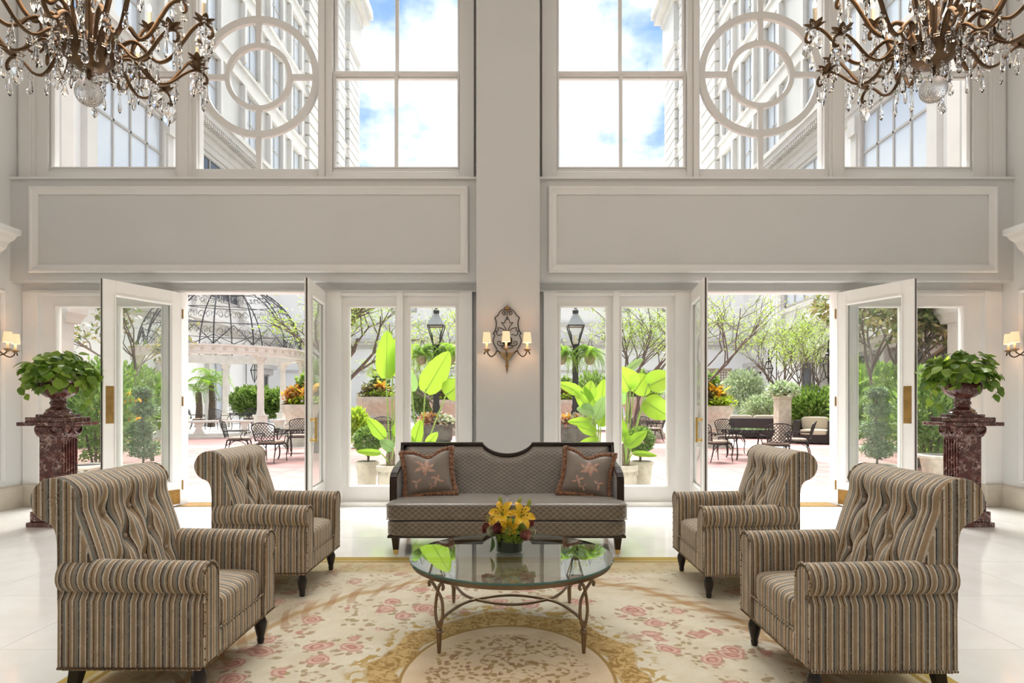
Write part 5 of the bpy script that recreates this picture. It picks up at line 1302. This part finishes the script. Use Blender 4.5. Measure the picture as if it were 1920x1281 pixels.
def boxwood(label, loc, r, seed):
    t = thing('boxwood', label, 'shrub', loc, 0, 'round potted boxwoods'); rnd = random.Random(seed)
    MB().tube([(0, 0, -.02), (.01, 0, .14)], .018, 6).build('trunk', M['bark'], t)
    for k in range(6):
        a = k*1.05; MB().tube([(0, 0, .08), (.08*math.cos(a), .08*math.sin(a), .22)], .008, 5).build('branch', M['bark'], t)
    m = leafcloud(MB(), ellip((0, 0, .14+r), (r, r, r*.92), 2600, rnd, .72), .045, rnd, -.2, .6, up=lambda p: (p-Vector((0, 0, .14+r)))/r)
    tag(m.build('foliage', L_['box'], t, fix=False), kind='stuff')
# ---- bird of paradise plants: every leaf a blade with its stalk
def strip_leaf(a, b, w, nrm, curve=.15, n=12, fold=.18, ragged=0, seed=0):
    a, b = Vector(a), Vector(b); d = (b-a); L = d.length; d.normalize(); s = d.cross(Vector(nrm)).normalized(); nn = s.cross(d); m = MB(); rnd = random.Random(seed)
    for i in range(n+1):
        q = i/n; wd = w*.5*(math.sin(PI*(.03+q*.96)**.72))**.62; c = a+d*L*q-nn*curve*L*(q*q)+Vector((0, 0, -curve*.35*L*q*q))
        for k in (-1, -.5, 0, .5, 1):
            rg = 1+(rnd.uniform(-ragged, ragged) if abs(k) == 1 else 0); m.v.append(tuple(c+s*wd*k*rg+nn*fold*wd*abs(k)))
    for i in range(n):
        for j in range(4): p = i*5+j; m.f.append((p, p+1, p+6, p+5))
    rib = [tuple(Vector(m.v[i*5+2])-nn*.002) for i in range(n+1)]
    return m, rib
def bop(label, base, leaves, seed):
    t = thing('bird_of_paradise_plant', label, 'plant', base, 0, 'potted bird of paradise plants'); B = Vector(base); rnd = random.Random(seed)
    for k in range(5):
        a = k*1.3; MB().tube([(.03*math.cos(a), .03*math.sin(a), -.02), (.05*math.cos(a), .05*math.sin(a), .16), (.035*math.cos(a), .035*math.sin(a), .36)], [.03, .026, .008], 6, flat=.5).build('sheath', M['shell'], t, smooth=True)
    for i, (sx, sy, ex, ey, wpx, dep, kind) in enumerate(leaves):
        a = PX(sx, sy, dep)-B; b = PX(ex, ey, dep+rnd.uniform(-.12, .05))-B; w = wpx*dep/F
        m, rib = strip_leaf(a, b, w, (rnd.uniform(-.3, .3), -1, .25), rnd.uniform(.03, .14), 12, rnd.uniform(.05, .2), .05, seed*10+i)
        o = m.build('leaf', L_['bopg' if kind else 'bop'], t, smooth=True, fix=False)
        MB().tube(rib, [.006*(1-.8*j/len(rib)) for j in range(len(rib))], 5).build('midrib', M['petiole'], o, smooth=True)
        st = Vector((rnd.uniform(-.03, .03), rnd.uniform(-.03, .03), .02)); mid = st.lerp(a, .55)+Vector((0, 0, .10*abs(a.x-st.x)))
        MB().tube(spl([st, mid, a, a+(b-a)*.06], 5), [.012]*5+[.010]*5+[.007]*6, 6).build('stalk', M['petiole'], o, smooth=True)
PB = [('left', -1), ('right', 1)]
pot('pale terracotta pot of the boxwood outside the left fixed window', (XX(688, 9.3), 9.3, G), .165, .5, 0)
boxwood('round boxwood in a pot outside the left fixed window', (XX(690, 9.3), 9.3, G+.47), .205, 1)
pot('carved stone pot beside the left boxwood', (XX(730, 9.0), 9.0, G), .17, .47, 1, mat=M['stone'])
pot('carved stone pot beside the right boxwood', (XX(1172, 9.0), 9.0, G), .17, .47, 1, mat=M['stone'])
pot('pale terracotta pot of the boxwood outside the right fixed window', (XX(1203, 9.3), 9.3, G), .165, .5, 0)
boxwood('round boxwood in a pot outside the right fixed window', (XX(1200, 9.3), 9.3, G+.47), .205, 2)
bop('tall bird of paradise with one upright lime leaf, left fixed window', (XX(732, 9.0), 9.0, G+.42), [(724, 710, 726, 617, 40, 9.0, 0), (736, 705, 750, 625, 36, 9.1, 0), (722, 822, 688, 783, 26, 8.9, 0), (714, 850, 668, 846, 14, 8.85, 0), (738, 842, 712, 826, 22, 8.9, 1), (742, 820, 760, 770, 24, 9.0, 0), (744, 700, 770, 640, 30, 9.05, 0)], 1)
pot('low stone pot hidden behind the sofa, left pane', (XX(786, 9.1), 9.1, G), .17, .45, 1, mat=M['stone'])
bop('bird of paradise leaning right in front of the left street lamp', (XX(786, 9.1), 9.1, G+.40), [(797, 736, 842, 658, 48, 9.1, 0), (836, 742, 868, 714, 46, 9.0, 0), (776, 836, 788, 786, 26, 9.0, 0), (772, 735, 764, 690, 30, 9.1, 1), (800, 835, 820, 810, 18, 8.9, 0), (792, 842, 812, 828, 16, 8.9, 0), (775, 845, 768, 815, 18, 8.9, 0)], 2)
pot('low stone pot hidden behind the sofa, right pane', (XX(1120, 9.1), 9.1, G), .17, .45, 1, mat=M['stone'])
bop('bushy bird of paradise beside the right street lamp', (XX(1120, 9.1), 9.1, G+.40), [(1092, 738, 1046, 716, 22, 9.0, 0), (1102, 768, 1078, 730, 22, 9.0, 0), (1112, 782, 1096, 722, 26, 9.05, 0), (1116, 786, 1134, 742, 26, 8.95, 1), (1108, 792, 1066, 788, 18, 8.9, 0), (1124, 770, 1134, 710, 34, 9.15, 0), (1118, 812, 1082, 796, 22, 8.9, 0), (1122, 826, 1084, 832, 18, 8.9, 0), (1112, 770, 1082, 765, 24, 8.95, 1), (1126, 800, 1136, 770, 22, 8.95, 0), (1104, 750, 1108, 712, 26, 9.1, 0)], 3)
bop('broad-leaved bird of paradise outside the right fixed window', (XX(1172, 9.0), 9.0, G+.42), [(1182, 732, 1160, 688, 52, 9.0, 0), (1188, 736, 1212, 700, 50, 9.05, 0), (1208, 752, 1258, 782, 46, 8.9, 0), (1214, 724, 1262, 700, 44, 9.0, 0), (1176, 695, 1206, 670, 16, 9.1, 1), (1176, 838, 1212, 806, 24, 8.85, 0), (1186, 850, 1234, 852, 12, 8.85, 0), (1170, 820, 1160, 780, 22, 8.9, 0), (1166, 760, 1152, 715, 30, 9.1, 1), (1174, 830, 1166, 795, 18, 8.9, 0)], 4)
# ---- street lamps with hanging ferns
fr = MB(); _pts = spl([(0, 0, 0), (.10, 0, .10), (.20, 0, .09), (.28, 0, -.03), (.32, 0, -.22)], 6)
for i, p in enumerate(_pts[2:]):
    q = (i+2)/len(_pts); l = .06*math.sin(PI*min(1, q*.9+.12))
    for s in (-1, 1):
        b = len(fr.v); fr.v += [tuple(p+Vector((-.008, 0, 0))), tuple(p+Vector((.012, s*l, -.012))), tuple(p+Vector((.010, 0, 0)))]; fr.f.append((b, b+1, b+2))
fr.tube(_pts, .0025, 3); frond_me = fr.mesh('frond', False, fix=False); frond_me.materials.append(L_['fern'])
def fern(label, loc, s, seed, n=80):
    t = thing('hanging_fern', label, 'fern', loc, 0, 'hanging ferns on the street lamps', s); rnd = random.Random(seed)
    MB().lathe([(1e-4, -.16), (.06, -.14), (.09, -.08), (.10, 0), (1e-4, .01)], 14).build('basket', M['shell'], t, smooth=True)
    for k in range(3): MB().tube([(.12*math.cos(k*2.1), .12*math.sin(k*2.1), 0), (0, 0, .30)], .003, 4).build('wire', M['iron'], t)
    for i in range(n): link('frond', frond_me, None, t, loc=(0, 0, rnd.uniform(-.12, .05)), rot=(rnd.uniform(-.5, .5), rnd.uniform(-.7, .45), rnd.uniform(0, 2*PI)), scale=rnd.uniform(.75, 1.1))
def street_lamp(label, loc):
    t = thing('street_lamp', label, 'street lamp', loc, 0, 'iron street lamps')
    MB().lathe([(.10, .5), (.10, .95), (.085, 1.0), (.085, 1.2), (.06, 1.25), (.07, 1.3), (.055, 1.36), (.05, 2.28), (.065, 2.3), (.05, 2.34), (.04, 2.42)], 14).build('post', M['iron'], t, smooth=True)
    MB().tube([(-.23, 0, 2.37), (.23, 0, 2.37)], .010, 6).build('ladder_bar', M['iron'], t)
    lt = thing('lantern', None, None, (0, 0, 2.40)); lt.parent = t
    for i in range(4):
        a = i*PI/2+PI/4; c, s = math.cos(a), math.sin(a)
        MB().tube([(.07*c, .07*s, 0), (.20*c, .20*s, .34)], .010, 5).build('corner_bar', M['iron'], lt)
        a2 = a+PI/2; c2, s2 = math.cos(a2), math.sin(a2)
        MB().add([(.07*c, .07*s, .01), (.07*c2, .07*s2, .01), (.195*c2, .195*s2, .33), (.195*c, .195*s, .33)], [(0, 1, 2, 3)]).build('glass_pane', M['lampglass'], lt)
        MB().tube([(.20*c, .20*s, .34), (.20*c2, .20*s2, .34)], .012, 5).build('rim_bar', M['iron'], lt)
        MB().tube([(.09*c, .09*s, .10), (.13*c, .13*s, .24)], .006, 4).build('inner_bar', M['iron'], lt)
    MB().lathe([(.205, .34), (.21, .36), (.07, .54), (.06, .56)], 4, phase=PI/4).build('roof', M['zinc'], lt)
    MB().lathe([(.05, .55), (.055, .62), (.03, .64), (.02, .68), (1e-4, .70)], 10).build('vent_cap', M['iron'], lt, smooth=True)
    MB().lathe([(.05, -.06), (.04, -.02), (.08, .0), (.06, .02)], 10).build('collar', M['iron'], lt, smooth=True)
    MB().lathe([(.02, .02), (.02, .10), (.03, .14), (1e-4, .2)], 8).build('burner', M['candle'], lt, smooth=True)
    return t
def flowers(label, loc, rx, rz, n, mat, seed, name='flower_bed', cat='flowers', size=.07, aspect=.7, group=None, extra=None):
    t = thing(name, label, cat, loc, 0, group); rnd = random.Random(seed)
    m = leafcloud(MB(), [p for p in ellip((0, 0, 0), (rx, rx, rz), n, rnd, .5) if p.z > -.35*rz], size, rnd, -.1, aspect, up=lambda p: Vector(p).normalized())
    tag(m.build('foliage', mat, t, fix=False), kind='stuff')
    MB().sphere((0, 0, -rz*.15), 1, 10, 6, (rx*.55, rx*.55, rz*.5)).build('inner_stems', M['soil'], t)
    for mt, c, r, k, sz in (extra or ()):
        mm = leafcloud(MB(), ellip(c, r, k, rnd, .4), sz, rnd, -.2, aspect); tag(mm.build('accent_leaves', mt, t, fix=False), kind='stuff')
    return t
for side, px in (('left', 818), ('right', 1079)):
    x = XX(px, 11)
    t = thing('lamp_planter', 'dark stone planter ringed around the %s street lamp' % side, 'planter', (x, 11, G)); 
    MB().box(-.22, .22, -.22, .22, 0, .62).build('pier', M['paver'], t, bevel=.01); MB().box(-.27, .27, -.27, .27, .62, .68).build('cap', M['stone'], t, bevel=.01)
    M.setdefault('greystone', PM('weathered_grey_stone', (.16, .155, .14), .9, var=(9, .4), bump=(30, .5)))
    MB().lathe([(.24, .68), (.27, .72), (.28, .93), (.32, .96), (.32, 1.0), (.27, 1.0), (.1, .96)], 24, sx=1.05).build('bowl', M['greystone'], t, smooth=True, angle=35)
    street_lamp('black iron street lamp seen through the %s fixed window' % side, (x, 11, G))
    flowers('pink and white foliage in the planter of the %s street lamp' % side, (x, 11, G+1.03), .33, .15, 900, L_['pinkwhite'], 7 if px < 900 else 9, 'planter_flowers', size=.08, group='lamp planter flowers', extra=((L_['grey'], (.1, -.1, .02), (.3, .25, .12), 300, .08), (L_['red'], (-.1, -.15, .06), (.2, .15, .1), 120, .08)))
    for s, lab in ((-1, 'left'), (1, 'right')):
        fern('hanging fern on the %s of the %s street lamp' % (lab, side), (x+s*.25, 11-.04, ZZ(668, 11)), 1.0, px+s)
# ---- large stone planters with mixed planting
BP = [(575, 20.0, .72, 1.32, 'behind the patio table in the left doorway', 31), (712, 24.5, .85, 1.6, 'beyond the chairs, left fixed window', 32), (1207, 24.5, .85, 1.6, 'beyond the chairs, right fixed window', 33), (1330, 19.6, .68, 1.28, 'beside the left edge of the right doorway', 34), (842, 27, .8, 1.5, 'far behind the left street lamp', 35), (1058, 27, .8, 1.5, 'far behind the right street lamp', 36)]
for px, y, R, H, where, sd in BP:
    x = XX(px, y); pot('large tiered stone planter %s' % where, (x, y, G), R, H, 2, 'stone_planter', M['stone'])
    ex = ((L_['orange'], (.15, -.3, .25), (.22, .15, .25), 60, .28), (L_['lime'], (.1, -.5, .0), (.6, .2, .16), 320, .13), (L_['red'] if sd in (31,) else L_['dark'], (-.3, -.3, .15), (.35, .25, .28), 240, .17), (L_['shrub'], (0, .1, .5), (.4, .3, .5), 320, .22))
    flowers('mixed dark, orange and lime foliage in the planter %s' % where, (x, y, G+H+.1), R*.95, .42, 500, L_['dark'] if sd != 33 else L_['shrub'], sd, 'planter_foliage', size=.18, aspect=.55, group='mixed foliage of the stone planters', extra=ex)
pl = thing('stone_pillar', 'square stone pillar planter between the wicker seats', 'planter', (XX(1467, 21.5), 21.5, G))
MB().box(-.26, .26, -.26, .26, 0, .2).box(-.22, .22, -.22, .22, .2, 1.5).lathe([(.31, 1.5), (.35, 1.56), (.36, 1.66)], 4, phase=PI/4).build('body', M['stone'], pl, bevel=.01)
flowers('variegated shrub on top of the square stone pillar', (XX(1467, 21.5), 21.5, G+1.75), .55, .35, 700, L_['grey'], 41, 'pillar_shrub', 'shrub', .13)
# ---- wicker seats
M['wicker'] = PM('dark_wicker', (.035, .028, .026), .6, bump=(90, .5)); M['beige'] = PM('beige_cushion', (.62, .53, .40), .85)
def wicker(label, loc, rz, W):
    t = thing('wicker_seat', label, 'outdoor sofa', loc, rz, 'dark wicker lounge seats')
    for s in (-1, 1): MB().box(s*W-.09, s*W+.09, -.45, .45, .04, .78).build('arm', M['wicker'], t, bevel=.02)
    MB().box(-W, W, .27, .45, .04, .78).build('backrest', M['wicker'], t, bevel=.02); MB().box(-W, W, -.42, .3, .05, .3).build('base', M['wicker'], t, bevel=.01)
    n = 1 if W < .6 else 2; w = (2*W-.18)/n
    for i in range(n):
        cx = -W+.09+w*(i+.5)
        sq(MB(), (cx, -.08, .39), (w/2-.005, .36, .09), 7, 8, .02).build('seat_cushion', M['beige'], t, smooth=True, angle=180)
        sq(MB(), (cx, .19, .68), (w/2-.01, .09, .22), 6, 8).build('back_cushion', M['beige'], t, smooth=True, angle=180)
    return t
wicker('dark wicker armchair with beige cushions, right doorway', (XX(1527, 20.8), 20.8, G), -.55, .52)
wicker('long dark wicker sofa behind the patio table, right doorway', (XX(1412, 24.0), 24.0, G), PI-.35, .98)
# ---- trees
def tree(name, label, x, y, H, spread, seed, mat, leaf=.1, nleaf=60, trunks=1, first=.35, depth=4, r0=.09, lean=(0, 0), group='courtyard trees', aspect=.5, droop=.3):
    t = thing(name, label, 'tree', (x, y, G), 0, group); rnd = random.Random(seed); wood = MB(); tips = []
    def grow(p, d, L, r, k):
        n = 4; pts = [p]; q = p; dd = d
        for i in range(n):
            dd = (dd+Vector((rnd.gauss(0, .14), rnd.gauss(0, .14), rnd.gauss(.02, .1)))).normalized(); q = q+dd*L/n; pts.append(q)
        wood.tube(pts, [r*(1-.45*i/n) for i in range(n+1)], 6 if r > .03 else 4, cap=False)
        if k <= 1: tips.extend(pts[1:])
        if k == 0: return
        for j in range(rnd.choice((2, 3, 3)) if k < depth else 4):
            a = rnd.uniform(0, 2*PI); sp = rnd.uniform(.45, 1.0)*spread
            nd = (dd+Vector((math.cos(a)*sp, math.sin(a)*sp, rnd.uniform(-.15, .35)))).normalized()
            grow(pts[rnd.choice((2, 3, 4))] if k < depth else pts[-1], nd, L*rnd.uniform(.6, .8), r*.58, k-1)
    for i in range(trunks):
        a = i*2.2+seed; d = Vector((lean[0]+.35*math.cos(a)*(trunks > 1), lean[1]+.3*math.sin(a)*(trunks > 1), 1)).normalized()
        grow(Vector((.08*math.cos(a)*(trunks > 1), .08*math.sin(a)*(trunks > 1), 0)), d, H*first, r0, depth)
    wood.build('trunk', M['bark'], t, smooth=True, fix=False, angle=180)
    pts = []
    for p in tips:
        for i in range(nleaf): pts.append(p+Vector((rnd.gauss(0, .16), rnd.gauss(0, .16), rnd.gauss(0, .13)))*(H/5))
    if len(pts) > 16000: pts = rnd.sample(pts, 16000)
    tag(leafcloud(MB(), pts, leaf, rnd, droop, aspect).build('foliage', mat, t, fix=False), kind='stuff')
tree('courtyard_tree', 'sparse tree with dark branches behind the tall lime leaf', XX(600, 17), 17, 5.6, 1.0, 4, L_['tree'], .08, 5, 2, lean=(.3, 0), r0=.11)
tree('courtyard_tree', 'sparse tree behind the left street lamp', XX(880, 20), 20, 6.0, 1.0, 7, L_['tree'], .09, 5, 2, r0=.07)
tree('courtyard_tree', 'sparse multi-trunk tree seen through the right fixed window', XX(1190, 19), 19, 5.8, 1.0, 12, L_['tree'], .08, 3, 3, r0=.06)
tree('courtyard_tree', 'bare-branched tree reaching into the right doorway from its left', XX(1296, 15.5), 15.5, 5.4, 1.1, 21, L_['tree'], .06, 3, 2, lean=(.25, 0), r0=.05)
tree('courtyard_tree', 'airy multi-trunk tree behind the wicker seats', XX(1475, 27), 27, 6.4, .8, 33, L_['tree'], .09, 3, 4, r0=.045, lean=(.05, 0))
tree('courtyard_tree', 'slender airy tree against the right wing wall', XX(1512, 31), 31, 6.6, .8, 38, L_['tree'], .10, 3, 2, r0=.06)
tree('magnolia_tree', 'magnolia with glossy bronze leaves outside the far right window', 8.6, 13.2, 4.2, 1.0, 50, L_['mag'], .19, 10, 2, r0=.08, first=.42, aspect=.42)
tree('magnolia_tree', 'magnolia with glossy bronze leaves right of the open right door', 8.9, 15.0, 4.6, .75, 54, L_['mag'], .19, 8, 1, r0=.07, first=.46, aspect=.42)
tree('magnolia_tree', 'magnolia with bronze leaves outside the far left window', -8.5, 14.6, 4.2, .8, 61, L_['mag'], .17, 3, 1, r0=.05, first=.45, aspect=.42, lean=(.08, 0))
# ---- spiral topiaries near the doors
for side, px, sd in (('left', 268, 1), ('right', 1644, 2)):
    y = 10.4; x = XX(px, y); pot('wide low stone bowl of the %s topiary' % side, (x, y, G), .30, .34, 0, mat=M['stone'])
    t = thing('topiary', 'spiral-cut topiary seen through the %s open door leaf' % side, 'topiary', (x, y, G+.30), 0, 'spiral topiaries'); rnd = random.Random(sd)
    MB().tube(spl([(0, 0, 0), (.02, 0, .4), (-.01, 0, .8), (0, 0, 1.25)], 4), .02, 6).build('trunk', M['bark'], t, smooth=True)
    for k, (z, r, dx) in enumerate(((.14+.16, .26, .02), (.62, .23, -.04), (.96, .20, .03), (1.24, .15, 0))):
        m = leafcloud(MB(), ellip((dx, 0, z), (r*1.08, r*1.08, r*.72), 1100, rnd, .5), .055, rnd, -.1, .55); tag(m.build('foliage_tier', L_['top'], t, fix=False), kind='stuff')
# ---- shrubs, palms, ferns
SH = [(1525, 26, .0, 1.55, 1.0, 'shrub', 'dense fern-green shrubs behind the wicker armchair', .24), (1440, 30, .2, 1.3, .8, 'grey', 'pale variegated shrub behind the wicker sofa', .18), (1395, 34, .6, 1.2, 1.3, 'grey', 'pale leafy shrub beside the far right doorway', .2),
      (475, 32, .6, 1.2, .8, 'shrub', 'broad leafy shrub behind the gazebo, left of its front column', .26), (530, 32.5, .5, 1.2, .8, 'shrub', 'broad leafy shrub behind the gazebo, right of its front column', .26), (1745, 10.8, .35, .62, .85, 'shrub', 'leafy shrub outside the far right window', .12), (1700, 13.4, .3, .8, .95, 'shrub', 'leafy shrub behind the right topiary', .12),
      (180, 11.2, .25, .7, .95, 'shrub', 'leafy shrub outside the far left window', .12), (222, 13.8, .3, .75, .9, 'shrub', 'leafy shrub behind the left topiary', .12), (226, 12.6, .95, .34, .3, 'orange', 'orange and red croton left of the left topiary', .2), (1770, 11.6, .2, .5, 1.0, 'lime', 'pale green bush above the fluted pot, far right', .12),
      (668, 19, .1, .36, .55, 'lime', 'light green bush at the left edge of the left fixed window', .16), (1300, 26, .1, .9, 1.4, 'shrub', 'upright green shrub left of the right doorway', .2), (606, 27, .2, .9, 1.6, 'shrub', 'upright green shrub right of the left doorway', .2), (810, 31, .2, 1.3, 1.3, 'shrub', 'dark leafy shrub far behind the left street lamp', .25), (1110, 31, .2, 1.3, 1.3, 'shrub', 'dark leafy shrub far behind the right street lamp', .25),
      (1640, 19, .2, 1.3, 1.2, 'shrub', 'green hedge seen through the right open door leaf', .2), (245, 20, .2, 1.3, 1.2, 'shrub', 'green hedge seen through the left open door leaf', .2)]
for i, (px, y, z0, r, h, mt, lab, sz) in enumerate(SH):
    t = thing('shrub', lab, 'shrub', (XX(px, y), y, G+z0), 0, 'courtyard shrubs'); rnd = random.Random(100+i)
    m = leafcloud(MB(), ellip((0, 0, h), (r, r*.8, h), int(1800*min(2.2, (r/sz/4)**1.2+.4)), rnd, .45), sz, rnd, -.05, .4, up=lambda p: (Vector(p)-Vector((0, 0, h*.3)))); tag(m.build('foliage', L_[mt], t, fix=False), kind='stuff')
    w = MB()
    for k in range(6): a = k*1.05; w.tube([(0, 0, -z0+.0), (r*.4*math.cos(a), r*.4*math.sin(a), h*1.1)], .02, 4)
    tag(w.build('stems', M['bark'], t), kind='stuff')
pf = MB(); _p = spl([(0, 0, 0), (.5, 0, .55), (1.1, 0, .7), (1.7, 0, .35), (2.0, 0, -.2)], 6)
for i, p in enumerate(_p[3:]):
    q = (i+3)/len(_p); l = .55*math.sin(PI*min(1, q*.85+.12))
    for s in (-1, 1): b = len(pf.v); pf.v += [tuple(p+Vector((-.03, 0, 0))), tuple(p+Vector((.16, s*l, -.22*l-.05))), tuple(p+Vector((.04, 0, 0)))]; pf.f.append((b, b+1, b+2))
pf.tube(_p, .018, 4); palm_me = pf.mesh('frond', fix=False); palm_me.materials.append(L_['fern'])
for px, y, H, lab, sd in ((372, 31.6, 1.9, 'palm behind the gazebo, left of its table', 1), (396, 32.5, 2.4, 'taller palm behind the gazebo table', 2), (236, 24, 1.6, 'palm seen through the left open door leaf', 3), (1695, 17, 1.3, 'palm seen outside the far right window', 4)):
    t = thing('palm_tree', lab, 'palm', (XX(px, y), y, G), 0, 'courtyard palms'); rnd = random.Random(sd)
    MB().tube([(0, 0, 0), (.05, 0, H*.6), (0, 0, H)], [.2, .16, .14], 8).build('trunk', M['bark'], t, smooth=True)
    for i in range(16): link('frond', palm_me, None, t, loc=(0, 0, H), rot=(rnd.uniform(-.2, .2), rnd.uniform(-.7, .5), i*.39+rnd.uniform(-.2, .2)), scale=rnd.uniform(.5, .7))
pot('fluted pale planter at the foot of the right marble pedestal', (XX(1768, 10.2), 10.2, G), .34, .52, 0)
pot('low stone bowl at the foot of the left marble pedestal', (XX(160, 10.2), 10.2, G), .34, .36, 1, mat=M['stone'])
# ---- lanterns and trellis by the walls
def wall_lantern(label, loc, s=1, crook=False):
    t = thing('garden_lantern', label, 'lantern', loc, 0, 'hanging garden lanterns', s)
    for i in range(6):
        a = i*PI/3; c, q = math.cos(a), math.sin(a)
        MB().tube([(.06*c, .06*q, 0), (.17*c, .17*q, .42), (.06*c, .06*q, .68)], .012, 4).build('bar', M['iron'], t)
    MB().tube([(.17*math.cos(i*PI/6), .17*math.sin(i*PI/6), .42) for i in range(12)], .012, 4, closed=True).build('hoop', M['iron'], t)
    MB().lathe([(.055, .01), (.155, .42), (.055, .67)], 6, caps=False).build('glass', M['lampglass'], t)
    MB().lathe([(.07, .66), (.09, .70), (.03, .76), (.04, .8), (1e-4, .95)], 8).build('cap', M['iron'], t, smooth=True); MB().lathe([(1e-4, -.14), (.03, -.08), (.02, -.04), (.06, 0)], 8).build('drop', M['iron'], t, smooth=True)
    if crook: MB().tube(spl([(.3, 0, -loc[2]+G if s == 1 else -(loc[2]-G)/s), (.3, 0, .9), (.28, 0, 1.1), (.15, 0, 1.2), (.02, 0, 1.1), (0, 0, .93)], 6), .018, 6).build('crook_pole', M['iron'], t, smooth=True)
    else: MB().tube([(-.35, 0, -.15), (-.35, 0, 1.1), (-.3, 0, 1.2), (0, 0, 1.15), (0, 0, .93)], .015, 5).build('bracket', M['iron'], t)
wall_lantern('hexagonal lantern on the left wing wall behind the gazebo', (-17.3, 41.5, ZZ(713, 41.5)), 1.6)
wall_lantern('lantern hanging from an iron crook behind the wicker sofa', (XX(1441, 29), 29, ZZ(712, 29)), 1.25, True)
wall_lantern('lantern hanging from an iron crook at the right edge of the right doorway', (XX(1553, 25), 25, ZZ(708, 25)), 1.35, True)
tr = thing('trellis', 'brown wooden lattice trellis against the far wall, right doorway', 'trellis', (XX(1342, 43), 43, G)); M['twood'] = PM('weathered_wood', (.30, .22, .15), .8)
for i in range(11): MB().box(-.9+i*.18-.035, -.9+i*.18+.035, -.02, .02, .3, 3.6).build('slat', M['twood'], tr)
for i in range(18): MB().box(-.95, .95, -.05, -.02, .4+i*.18-.035, .4+i*.18+.035).build('slat', M['twood'], tr)
for x in (-.98, .98): MB().box(x-.06, x+.06, -.07, .05, 0, 3.7).build('post', M['twood'], tr)
MB().box(-1.1, 1.1, -.08, .06, 3.6, 3.75).build('top_rail', M['twood'], tr)
